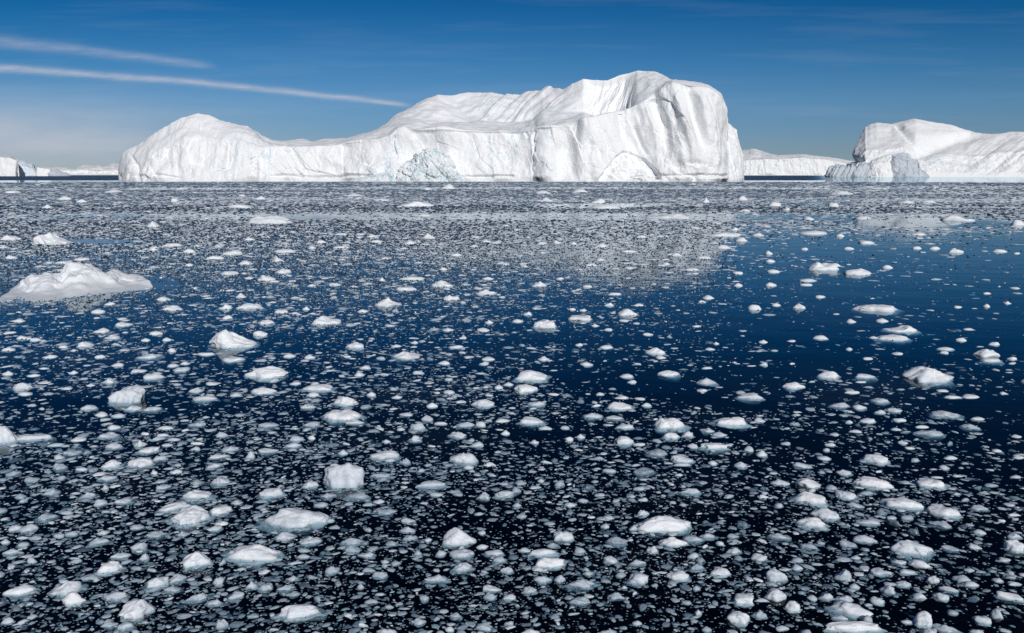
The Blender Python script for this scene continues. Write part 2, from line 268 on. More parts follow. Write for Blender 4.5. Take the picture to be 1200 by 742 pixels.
# small floating ice: snow crust to wet glassy ice by the attribute tone of each piece
def chunk_material(name, sss=0.0):
    m, nt, ns, lk = mat(name)
    out = ns.new('ShaderNodeOutputMaterial'); bs = ns.new('ShaderNodeBsdfPrincipled')
    lk.new(bs.outputs[0], out.inputs[0])
    at = nd(ns, 'ShaderNodeAttribute', attribute_name='tone')
    geo = ns.new('ShaderNodeNewGeometry')
    n1 = nd(ns, 'ShaderNodeTexNoise', i_Scale=14.0, i_Detail=6.0, i_Roughness=0.65); lk.new(geo.outputs['Position'], n1.inputs['Vector'])
    t = math_n(nt, 'MULTIPLY_ADD', math_n(nt, 'SUBTRACT', n1.outputs[0], 0.5), 0.28, at.outputs['Fac'], clamp=True)
    c = ramp(nt, t, [(0.0, (0.02, 0.035, 0.06)), (0.12, (0.09, 0.13, 0.18)), (0.35, (0.26, 0.33, 0.39)), (0.7, (0.58, 0.63, 0.68)), (1.0, (0.86, 0.87, 0.88))])
    lk.new(c, bs.inputs['Base Color'])
    r = ramp(nt, t, [(0.0, (0.2,) * 3), (1.0, (0.62,) * 3)]); lk.new(r, bs.inputs['Roughness'])
    bs.inputs['IOR'].default_value = 1.31
    bs.inputs['Subsurface Weight'].default_value = sss
    bs.inputs['Subsurface Radius'].default_value = (.7, .9, 1.0); bs.inputs['Subsurface Scale'].default_value = .07
    b = nd(ns, 'ShaderNodeBump', i_Strength=0.2, i_Distance=0.012); lk.new(n1.outputs[0], b.inputs['Height']); lk.new(b.outputs[0], bs.inputs['Normal'])
    return m
M_CHUNK = chunk_material('floating_ice'); M_LUMP = chunk_material('floating_ice_lump', .55)

# ------------------------------------------------------------------ mesh helpers
def mesh_np(name, V, Fq=None, Ft=None, smooth=True, material=None, tone=None):
    me = bpy.data.meshes.new(name)
    V = np.ascontiguousarray(V, dtype=np.float32)
    loops = []; starts = []; n = 0
    tot = []
    if Fq is not None and len(Fq): loops.append(Fq.reshape(-1)); starts.append(np.arange(len(Fq)) * 4); n = len(Fq) * 4; tot.append(np.full(len(Fq), 4))
    if Ft is not None and len(Ft): loops.append(Ft.reshape(-1)); starts.append(n + np.arange(len(Ft)) * 3); tot.append(np.full(len(Ft), 3))
    L = np.concatenate(loops).astype(np.int32); ST = np.concatenate(starts).astype(np.int32)
    me.vertices.add(len(V)); me.vertices.foreach_set('co', V.reshape(-1))
    me.loops.add(len(L)); me.loops.foreach_set('vertex_index', L)
    me.polygons.add(len(ST)); me.polygons.foreach_set('loop_start', ST)
    if smooth is True: me.polygons.foreach_set('use_smooth', np.ones(len(ST), bool))
    elif smooth is False: me.polygons.foreach_set('use_smooth', np.zeros(len(ST), bool))
    else: me.polygons.foreach_set('use_smooth', smooth)
    me.update(calc_edges=True)
    if tone is not None:
        a = me.attributes.new('tone', 'FLOAT', 'POINT'); a.data.foreach_set('value', np.asarray(tone, np.float32))
    if material: me.materials.append(material)
    return me
def link(name, me, parent=None):
    o = bpy.data.objects.new(name, me); COL.objects.link(o)
    if parent: o.parent = parent
    return o
def tag(o, label=None, cat=None, group=None, kind=None):
    if label: o['label'] = label
    if cat: o['category'] = cat
    if group: o['group'] = group
    if kind: o['kind'] = kind
    return o

def gsm(a, s, axis):
    if s <= 0: return a
    r = int(3 * s + 1); k = np.exp(-0.5 * (np.arange(-r, r + 1) / s) ** 2); k /= k.sum()
    pad = [(0, 0)] * a.ndim; pad[axis] = (r, r)
    b = np.pad(a, pad, mode='edge'); out = np.zeros_like(a)
    for i, w in enumerate(k):
        sl = [slice(None)] * a.ndim; sl[axis] = slice(i, i + a.shape[axis]); out += w * b[tuple(sl)]
    return out
def normals(P):
    dx = np.gradient(P, axis=0); dv = np.gradient(P, axis=1)
    n = np.cross(dx, dv); n /= np.linalg.norm(n, axis=2)[..., None] + 1e-9
    return n
def I(xs, tab):
    a = np.array(tab, float).reshape(-1, 2); return np.interp(xs, a[:, 0], a[:, 1])

def loft(name, xs, keys, counts, disp, material, parent=None, vs=2.0, caps=True):
    """Columns xs; keys: list of (X, Y, Z) arrays. Returns the mesh object."""
    nk = len(keys)
    K = [np.stack([np.broadcast_to(a, xs.shape) for a in k], -1).astype(float) for k in keys]
    rows = []
    for i in range(nk - 1):
        n = counts[i]; t = np.arange(n) / n
        rows.append(K[i][:, None, :] * (1 - t)[None, :, None] + K[i + 1][:, None, :] * t[None, :, None])
    rows.append(K[-1][:, None, :])
    P = np.concatenate(rows, 1)
    if vs: P = gsm(P, vs, 1)
    N = normals(P)
    PX, PY = project(P[..., 0], P[..., 1], P[..., 2])
    d = disp(P, N, PX, PY)
    if isinstance(d, tuple): P = P + d[0][..., None] * N + d[1]
    else: P = P + d[..., None] * N
    if caps:
        e0, e1 = P[:1].copy(), P[-1:].copy(); e0[..., 2] = P[..., 2].min(); e1[..., 2] = P[..., 2].min()
        P = np.concatenate([e0, P, e1], 0)
    nx, nv = P.shape[:2]
    idx = np.arange(nx * nv).reshape(nx, nv)
    q = np.stack([idx[:-1, :-1], idx[1:, :-1], idx[1:, 1:], idx[:-1, 1:]], -1).reshape(-1, 4)
    me = mesh_np(name, P.reshape(-1, 3), Fq=q, material=material)
    return link(name, me, parent)

def at(px, py, Y):
    u, v = uv(px, py); return u * Y, Y + 0 * u, HCAM + v * Y
def atground(px, Y, z):
    # column px at depth Y and height z
    v = (z - HCAM) / Y; t = (v * cp + sp) / (cp - v * sp)
    u = (px - 600) / F / (cp + t * sp)
    return u * Y, Y, z

# ------------------------------------------------------------------ the main iceberg
def root(name, loc):
    o = bpy.data.objects.new(name, None); COL.objects.link(o); o.location = loc; o.empty_display_size = 5
    bpy.context.view_layer.update(); return o
def keep(o, par):
    o.parent = par; o.matrix_parent_inverse = par.matrix_world.inverted(); return o

xs = np.linspace(139.5, 850, 1150)
sil = I(xs, [139.5,197,141,188,144,179,150,175,171,164,185,153,196.5,146.5,210.7,137.5,222,134.5,233,132.7,245,135,258,140,270,144,290,148,301,156,318,164,330,165,341,165,348,163.5,355,163,366,166.5,386,162.4,406,161.6,420,157.7,433,154.5,450,146,464,135,477,128,489,121,501,115,513,110.5,528,111,541,109,554,108.3,569.5,108.3,583,110,595.5,112,611,110.7,624,107.5,643,105.8,650,107,660,104.5,670,97,683,91.7,697,92.5,711,93.3,725,88,737,85.5,747,82.8,758,84,768,83.3,776,86.8,786,92.6,800,94,818,96.8,830,100,838,104.5,845,109.7,847.5,116,848.7,122,849.5,131,850,142])
edge = I(xs, [139.5,203,150,192,200,168,233,158,280,166,310,175,345,174,380,172,420,166,441,164,456,160,466,150.5,474,148.5,489,151,517,152.8,559,153.4,628,153.4,631,150,654,148,669,143,680,138.5,697,134,725,127,746,122,767,114,779,101,788,96.5,800,97.5,818,100.5,830,103.5,845,114,849,128,850,150])
bench = I(xs, [139.5,200,150,184,200,158,233,146,280,157,310,170,345,170.5,380,168,420,162.5,441,157,456,150,470,144,491,140.5,561,143.7,615,144.5,626,141.5,637,134,653,133.5,690,130.7,723,121.5,735,115,747,106,762,100,779,95,788,94,800,95,818,98.0,830,101,845,111.5,849,125,850,147])
# plan of the front at the waterline and the offsets of the keys behind it
Y0 = I(xs, [139.5,650,142,632,150,618,175,606,220,600,290,604,340,618,400,620,440,610,470,606,545,612,625,610,640,600,680,596,720,602,760,606,800,604,830,606,843,614,848,628,850,648])
dE = I(xs, [139.5,2,150,10,233,20,300,14,345,12,440,11,470,14,560,12,630,12,680,16,746,22,779,24,800,18,840,14,850,4])
dB = I(xs, [139.5,4,150,16,233,30,300,22,345,22,440,34,470,60,560,70,630,66,652,64,690,62,735,52,779,36,800,28,840,22,850,7])
dR = I(xs, [139.5,6,150,26,233,46,300,40,345,50,440,76,489,110,560,124,640,112,662,88,683,80,735,74,779,60,800,48,840,34,850,10])
dK = I(xs, [139.5,8,150,60,233,150,300,140,345,150,440,170,560,230,683,220,779,170,800,130,840,70,850,14])
for _ in range(2): Y0, dE, dB, dR, dK = [gsm(a, 5, 0) for a in (Y0, dE, dB, dR, dK)]
edge = np.maximum(edge, sil + 1.0); bench = np.clip(bench, sil + 0.5, edge - 0.4)
def main_disp(P, N, PX, PY):
    x, y, z = P[..., 0], P[..., 1], P[..., 2]
    silx = sil[:, None]; edgx = edge[:, None]
    top = sstep(0, 9, PY - silx)                      # calm near the skyline
    vis = (N[..., 1] < 0.3)
    cliff = sstep(-3, 4, PY - edgx)                   # 1 below the cliff edge
    low = sstep(-1.5, 3.0, z)
    a = 3.2 * fbm(x, y, z * 0.7, 34, 3) * (0.35 + 0.65 * top)
    a += cliff * 1.1 * fbm(x, y, z * 0.6, 11, 4, off=3.3) * (0.4 + 0.6 * top)
    a += cliff * 0.16 * fbm(x, y, z * 0.8, 3.0, 3, 0.55, off=9)
    a += 1.3 * (fbm(x + z * .3, y, z * .8, 26, 2, .5, True, off=21) - .6) * cliff * top
    a += (1 - cliff) * 0.35 * fbm(x, y, z, 7, 4, off=5)
    fx = x + z * .25 + 2 * fbm(x, y, z, 20, 2, off=14)
    a += cliff * top * (.75 * facets(fx, y, z * .55, 22, 3.1) + .3 * facets(fx, y, z * .6, 9, 7.7))
    # vertical flutes of the tall right half
    fl = sstep(640, 668, PX) * cliff
    q = x + z * 0.22 + 5 * fbm(x, y, z, 30, 2, off=1)
    a += fl * 3.2 * (fbm(q, z * 0.22, y * 0.05, 30, 3, 0.5, True, off=2) - 0.8) * sstep(0, 14, PY - silx)
    a += fl * 0.5 * fbm(q, z * 0.3, y * 0.05, 7, 3, 0.5, off=6)
    # the ramp of the left dome carries fine down-slope runnels
    lf = 1 - sstep(300, 350, PX)
    a += lf * 0.5 * fbm(x, z * 0.18, y * 0.1, 5, 4, off=8)
    fan = np.exp(-((PX - 345) / 26.) ** 2) * sstep(168, 178, PY)
    q2 = PX - (PY - 170) * 0.9
    a += fan * 1.3 * fbm(q2 * .9 + 2.5 * fbm(x, y, z, 20, 2, off=32), PY * .22, 0 * PX, 8, 4, .6, off=31)
    # facet line at the dome's left shoulder, and the ridge by x=301
    a += -1.8 * np.exp(-((PX - (152 + (PY - 178) * 0.35)) / 2.2) ** 2) * sstep(178, 186, PY)
    a += 2.2 * sstep(306, 297, PX + 2.5 * fbm(x, y, z, 14, 3, off=15)) * np.exp(-((PX - 296) / 16.) ** 2) * sstep(150, 162, PY)
    # diagonal terraces on the upper slope
    st = sstep(552, 566, PX) * (1 - sstep(655, 664, PX)) * (1 - cliff) * sstep(bench[:, None] + 1.5, bench[:, None] - 4, PY)
    qq = PX + PY + 1.2 * fbm(x, y, z, 25, 2)
    for c, wd, am in ((683, 3.5, .8), (706.7, 2.6, 1.7), (716, 2, .5), (726, 3.0, 1.6), (748, 3.8, 2.8), (759, 2.2, 1.7), (771, 3.4, 2.8), (736, 1.6, .5)):
        am = am * (1.1 + .5 * math.sin(c))
        r = (qq - c)
        a += st * am * np.where(r < 0, np.exp(-(r / wd) ** 2), np.exp(-(r / (wd * 2.6)) ** 2))
    a += st * 0.35 * fbm(qq, PX * .05, 0 * PX, 3.0, 2, off=41)
    # hollow basin below the tall back wall, with ribs
    bw = sstep(683, 700, PX) * (1 - sstep(728, 748, PX)) * (1 - cliff) * sstep(0, 5, PY - silx)
    a += -6.0 * bw + bw * 2.2 * (fbm(PX + (PY - 90) * 0.45, PY * .12, 0 * PX, 7.5, 3, .5, True, off=51) - .7)
    # scoops in the middle cliff
    a += -10.4 * np.exp(-((PX - 496) / 33.) ** 2 - ((PY - 176) / 17.) ** 2) * cliff
    a += -11.2 * np.exp(-((PX - 663) / 13.) ** 2 - ((PY - 178 + (PX - 663) * 0.3) / 30.) ** 2) * cliff
    a += 4.8 * np.exp(-((PX - 683) / 5.) ** 2 - ((PY - 152) / 16.) ** 2) * cliff
    a += -7.2 * np.exp(-((PX - 736 - (PY - 150) * 0.35) / 12.) ** 2 - ((PY - 160) / 30.) ** 2) * cliff
    a += -8.0 * np.exp(-((PX - 768 - (PY - 120) * 0.30) / 7.) ** 2 - ((PY - 130) / 34.) ** 2) * cliff
    a += 6.4 * np.exp(-((PX - 795 - (PY - 120) * 0.30) / 6.) ** 2 - ((PY - 140) / 40.) ** 2) * cliff
    a += -8.0 * np.exp(-((PX - 812 - (PY - 120) * 0.22) / 6.) ** 2 - ((PY - 140) / 36.) ** 2) * cliff
    a += -3.4 * np.exp(-((PX - 745 - (PY - 146) * 0.45) / 2.2) ** 2) * sstep(142, 150, PY) * (1 - sstep(172, 184, PY))
    # arched fall face low on the right wall: hollow under a shadowed arch edge
    ax = I(PX, [700,211,706,203,714,192,722,182,731,176,740,174,750,179,758,184,768,196,776,209]) + 1.5 * fbm(x, y, z, 9, 2, off=25)
    ins = sstep(-.6, 1.2, PY - ax) * sstep(699, 703, PX) * (1 - sstep(772, 777, PX))
    a += ins * (-4.2 + 3.2 * sstep(0, 26, PY - ax) + 1.5 * facets(fx, y, z, 7, 1.1) + .9 * fbm(x - z * .6, y, z, 6, 3, .6, off=26))
    # crevice at x=628 and smaller cracks
    cx = 628.3 + 0.5 * np.sin(PY * 0.5) - sstep(180, 200, PY) * 3 + 0.8 * fbm(x, y, z, 5, 2)
    cw = 0.9 + 0.9 * np.exp(-((PY - 168) / 9.) ** 2)
    a += -7.0 * np.exp(-((PX - cx) / cw) ** 2) * sstep(153, 157, PY) * (1 - 0.85 * sstep(176, 206, PY)) * np.clip(.75 + .9 * fbm(x, y, z, 9, 3, off=27), .1, 1.2)
    a += -3.0 * np.exp(-((PX - 459.5 - 5 * ((PY - 168) / 14.) ** 2) / 1.0) ** 2) * sstep(157, 161, PY) * (1 - sstep(176, 181, PY))
    a += -2.5 * np.exp(-((PX - 298 - 1.5 * np.sin(PY)) / 2.0) ** 2) * sstep(183, 186, PY) * (1 - sstep(189, 212, PY))
    a += 2.0 * np.exp(-((PX - 300.5) / 3.0) ** 2) * sstep(186, 190, PY)
    # rim: small overhanging snow lip along the middle cliff edge
    lip = np.exp(-((PY - (edgx + 0.6)) / 1.2) ** 2) * sstep(470, 490, PX) * (1 - sstep(640, 660, PX))
    a += 1.3 * lip
    # waterline notch with a thin foot below
    nz = fbm(x, y, 0 * z, 45, 3, off=4)
    m = sstep(-0.05, 0.25, nz + 0.25 * (np.abs(PX - 590) < 48) + 0.2 * (np.abs(PX - 660) < 22))
    a += -3.2 * m * np.exp(-((z - 3.6 - 0.8 * nz) / 0.75) ** 2)
    a += 1.0 * sstep(2.6, 1.2, z) * m
    # broken hollows low at x 780-835
    hb = np.exp(-((PX - 808) / 26.) ** 2) * sstep(186, 198, PY)
    a += -4.0 * hb * np.maximum(0, fbm(x, y, z, 9, 3, 0.6, off=12))
    return a * low * np.where(vis, 1, 0.4)
ysb, yse = None, None
Kbase = atground(xs, Y0 - 2.0, -7.0 + 0 * xs)
Kwl = atground(xs, Y0, 0 * xs)
Kedge = at(xs, edge, Y0 + dE); Kben = at(xs, bench, Y0 + dB); Ksil = at(xs, sil, Y0 + dR)
Kb1 = atground(xs, Y0 + dR + (dK - dR) * 0.45, Ksil[2] * 0.86)
Kb2 = atground(xs, Y0 + dK, -7.0 + 0 * xs)
mb = root('iceberg', (0, 640, 0))
tag(mb, 'massive white iceberg joining a rounded dome to a tall fluted cliff', 'iceberg')
keep(loft('ice_cliff', xs, [Kbase, Kwl, Kedge, Kben, Ksil, Kb1, Kb2], [14, 230, 60, 90, 30, 30], main_disp, M_BERG, vs=1.3), mb)

def mound(name, xs, base, top, Yf, depth, material, parent, amp=1.0, bulge=0.55, sc=6, seed=0, extra=None, rows=110, vis_low=-1.0):
    """A rounded body in front of a berg: base and top are tables of px -> py."""
    b = I(xs, base); t = I(xs, top); t = np.minimum(t, b - 0.3)
    w = (xs - xs[0]) / (xs[-1] - xs[0]); arc = np.sqrt(np.clip(1 - (2 * w - 1) ** 2, 0.0, 1))
    if callable(Yf): Yf = Yf(xs)
    Yq = Yf + depth * 0.5 * (1 - arc)
    kb = atground(xs, Yq - 1, -4 + 0 * xs); kw = atground(xs, Yq, 0 * xs)
    km = at(xs, b + (t - b) * bulge, Yq + depth * 0.22 * arc); kt = at(xs, t, Yq + depth * 0.62 * arc + .5)
    kk = atground(xs, Yq + depth * 1.0 * arc + 1.0, kt[2] * 0.8); kz = atground(xs, Yq + depth * 1.25 * arc + 1.5, -4 + 0 * xs)
    def dsp(P, N, PX, PY):
        x, y, z = P[..., 0], P[..., 1], P[..., 2]
        top_ = sstep(0, 5, PY - t[:, None])
        a = amp * (1.2 * fbm(x, y, z * .6, sc, 4, off=seed) * (0.3 + 0.7 * top_) + 0.35 * fbm(x, y, z, sc * .3, 3, .6, off=seed + 4))
        if extra is not None: a = a + extra(x, y, z, PX, PY)
        return a * sstep(vis_low, 2.0, z)
    o = loft(name, xs, [kb, kw, km, kt, kk, kz], [8, rows // 2, rows // 2, 20, 20], dsp, material, vs=2.0)
    return keep(o, parent)
def d1(x, y, z, PX, PY):
    return 1.5 * facets(x + z * .5, y, z, 9, 5.5) + .3 * facets(x, y, z, 4, 2.5) -3.4 * np.exp(-((PX - 485 + (PY - 185) * 0.35) / 6.0) ** 2) * np.maximum(0, 0.4 + fbm(x, y, z * 0.4, 5, 3, 0.6, True) - 0.7) * sstep(211, 200, PY) \
        - 1.3 * np.exp(-((PX - 505 - (PY - 190) * 0.9) / 2.0) ** 2) * sstep(186, 192, PY)
mound('ice_dome', np.linspace(457, 548, 260), [457,213,548,212.3],
      [457,211,463,206,470,196,478,187,486,179,496,175,505,173.3,515,174,523,180,530,190,538,202,548,211.5], 600, 15, M_DOME, mb, 1.5, 0.6, 6, 3, d1)
mound('ice_foot', np.linspace(410, 462, 140), [410,213,462,213], [410,212,416,209,430,206,440,204,452,201,462,200], 602, 12, M_DOME, mb, 0.8, 0.6, 5, 5)
mound('ice_pinnacle', np.linspace(834, 871, 150), [834,210.5,871,210],
      [834,150,843,140,846,140.5,850,142.5,853,143.5,857,148,861.5,153,864,160,867,168,869,174,871,181], 640, 60, M_BERG, mb, 0.9, 0.65, 9, 11,
      lambda x, y, z, PX, PY: 1.5 * (fbm(x + z * .2, z * .1, y * .05, 8, 3, .5, True) - .7))

# ------------------------------------------------------------------ the other icebergs
def simple_berg(name, label, xs, base_Y, silt, edget, dE_, dR_, dK_, material, amp, sc, seed, parent=None, extra=None, endc=0.06, rows=(90, 60), ab0=0.05):
    s = I(xs, silt); e = np.maximum(I(xs, edget), s + .3)
    w = (xs - xs[0]) / (xs[-1] - xs[0]); arc = np.clip(np.minimum(w, 1 - w) / endc, 0, 1); arc = np.sqrt(1 - (1 - arc) ** 2)
    Yf = base_Y + dE_ * 1.5 * (1 - arc)
    ab = ab0 + (1 - ab0) * arc; Yf = base_Y + dE_ * 1.5 * (1 - ab0) * (1 - arc)
    hh = np.clip((e - s) / (.8 * (e - s).max()), .04, 1); dR_ = dE_ + (dR_ - dE_) * hh; dK_ = dR_ + (dK_ - dR_ if np.isscalar(dK_) else dK_) * 1.0
    k = [atground(xs, Yf - 3, -10 + 0 * xs), atground(xs, Yf, 0 * xs), at(xs, e, Yf + dE_ * ab), at(xs, s, Yf + dR_ * ab)]
    k += [atground(xs, Yf + (dR_ * .5 + dK_ * .5) * ab, k[3][2] * .9), atground(xs, Yf + dK_ * ab, -10 + 0 * xs)]
    def dsp(P, N, PX, PY):
        x, y, z = P[..., 0], P[..., 1], P[..., 2]
        t_ = sstep(0, 6, PY - s[:, None]); c_ = sstep(-2, 2, PY - e[:, None])
        a = amp * (fbm(x, y, z * .6, sc, 4, off=seed) * (.3 + .7 * t_) + c_ * .5 * (fbm(x, y, z * .4, sc * .35, 4, .6, True, off=seed + 3) - .8) + .12 * fbm(x, y, z, sc * .12, 3, .6, off=seed))
        if extra is not None: a = a + extra(x, y, z, PX, PY)
        return a * sstep(-1, amp * 1.2 + 2, z)
    if parent is None:
        o = loft(name, xs, k, [6, rows[0], rows[1], 12, 12], dsp, material, vs=1.2)
        me = o.data
        c = np.empty(len(me.vertices) * 3, np.float32); me.vertices.foreach_get('co', c); c = c.reshape(-1, 3)
        off = Vector((float(c[:, 0].mean()), float(base_Y), 0)); c -= np.array(off, np.float32); me.vertices.foreach_set('co', c.reshape(-1)); o.location = off; me.update()
        tag(o, label, 'iceberg')
        return o
    o = loft(name, xs, k, [6, rows[0], rows[1], 12, 12], dsp, material, vs=1.2)
    return keep(o, parent)

rb = root('iceberg', (900, 1500, 0))
tag(rb, 'hump backed iceberg with a grey overhung front, filling the horizon at one side', 'iceberg')
YR = 1500
xr = np.linspace(992, 1345, 620)
def rbx(x, y, z, PX, PY):
    a = -16 * np.exp(-((PX - 1095 - (170 - PY) * 2.2) / 24.) ** 2) * sstep(205, 172, PY) * sstep(153, 164, PY) * sstep(1060, 1090, PX)
    a = a - 9 * np.exp(-((PX - 1048 - (PY - 145) * 1.1) / 5.) ** 2) * sstep(146, 150, PY) * (1 - sstep(170, 178, PY))
    
    a = a - 26 * np.exp(-((PY - 187) / 2.6) ** 2 - ((PX - 1003) / 8.5) ** 2) - 20 * np.exp(-((PY - 188) / 2.0) ** 2 - ((PX - 1022) / 5.) ** 2)
    q = PX + (PY - 170) * 1.3
    return a + 4.0 * fbm(q, PY * .25, 0 * PX, 22, 3, .5, off=61) * sstep(1110, 1150, PX) * sstep(156, 166, PY)
simple_berg('ice_hump', None, xr, YR + 30, [992,192,997,186.6,999,181,1002,172.4,1006,165,1010,156,1014.4,148.3,1020,145,1027,143.2,1036,144,1044,145,1053,143,1058,142,1066,140,1072.5,138.7,1084,141,1101,143.5,1115,145.5,1129,150.6,1143,154,1160,156,1172,156,1186,154,1200,154.6,1240,158,1280,164,1310,176,1335,196,1345,206],
            [992,198,1002,186,1014,176,1040,174,1060,172,1080,176,1100,178,1130,182,1160,180,1200,178,1345,207], 50, 170, 300, M_FAR, 4.5, 90, 21, rb, rbx, .10, ab0=.55)
def rb1(x, y, z, PX, PY):
    return 3.2 * (fbm(PX + (PY - 195) * .55, PY * .15, 0 * PX, 5.0, 3, .55, True, off=71) - .7) - 15 * np.exp(-((PY - 190.0 + (PX - 1003) * .08) / 2.2) ** 2 - ((PX - 1006) / 13.) ** 2) - 8 * np.exp(-((PX - 1023 - (PY - 200) * .15) / 1.6) ** 2) * sstep(189, 195, PY)
mound('ice_buttress', np.linspace(968, 1030, 200), [968,207.4,1030,207.4], [968,206.5,970,200,973,195,980,193,993,191.5,997,190.5,1003,190,1012,190,1020,190,1025,191,1030,200], YR - 14, 56, M_GREY, rb, 2.6, .7, 22, 15, rb1)  # grey ice colour stands in for shade on this front
mound('ice_buttress', np.linspace(1016, 1052, 120), [1016,207.4,1052,207.4], [1016,195,1022,188,1030,184.5,1040,181.5,1047,180,1052,186], YR - 16, 50, M_FAR, rb, 3.0, .7, 24, 19)
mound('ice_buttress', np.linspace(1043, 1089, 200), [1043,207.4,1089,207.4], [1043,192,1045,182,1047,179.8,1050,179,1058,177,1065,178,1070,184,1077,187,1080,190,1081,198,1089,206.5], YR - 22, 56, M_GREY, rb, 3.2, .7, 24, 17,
      lambda x, y, z, PX, PY: - 6 * np.exp(-((PX - 1062) / 12.) ** 2 - ((PY - 190) / 12.) ** 2) - 6 * np.exp(-((PX - 1079) / 2.) ** 2) * sstep(186, 192, PY))

simple_berg('iceberg', 'long low flat topped iceberg in the gap between the two biggest icebergs', np.linspace(858, 1012, 300), 3600,
    [858,180,866,177,870,176,878,175,880,174.3,884,174.3,890,176,900,179,913,182,922,181.3,930,181,945,181,958,182.5,970,184,985,186,1000,189,1012,196],
    [858,188,880,187.5,900,187,940,185.5,970,187.5,1000,193,1012,200], 22, 300, 500, M_FAR, 6, 70, 31)
simple_berg('iceberg', 'blank white block shaped iceberg cut off by the picture edge', np.linspace(-60, 20.5, 160), 2150,
    [-60,186,-30,183,0,182,5,181.6,12,183,17,184.5,20.5,187], [-60,190,0,184.5,12,185.5,20.5,189], 14, 120, 200, M_FAR, 3, 60, 41, endc=.05)
simple_berg('iceberg', 'rounded grey blue iceberg between two white blocks far away', np.linspace(19.5, 43, 120), 2230,
    [19.5,190,21,189,24,188,30,189,33,191,38,192,40,194,43,203], [17,199,21,194,30,195,38,197,43,204], 26, 70, 120, M_BLUE, 5, 30, 43, endc=.06, ab0=.85)
simple_berg('iceberg', 'small tilted white block shaped iceberg beside a dark jagged one far away', np.linspace(42, 59.5, 90), 2200,
    [42,201,44,193,47,195,53,195.4,59.5,196.2], [42,203,44,196,47,197,59.5,198.5], 12, 60, 110, M_FAR, 2, 50, 45, endc=.08)
simple_berg('iceberg', 'low dark jagged iceberg tailing off beside the small white block', np.linspace(56, 83, 120), 2180,
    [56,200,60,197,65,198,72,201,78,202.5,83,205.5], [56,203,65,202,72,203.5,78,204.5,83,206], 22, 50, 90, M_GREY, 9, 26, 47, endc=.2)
simple_berg('iceberg', 'distant ridge of pale icebergs and snow peaks low on the horizon', np.linspace(50, 165, 320), 4400,
    [50,198,58,197,62,196,72,195.5,80,197,87,198.5,92,196,98,192.7,103,193.5,110,194,116,193,121,195,127,194,133,190.7,138,192,150,191,165,199],
    [50,202,72,200.5,98,200,133,200,165,203], 60, 420, 620, M_FAR, 12, 90, 49)

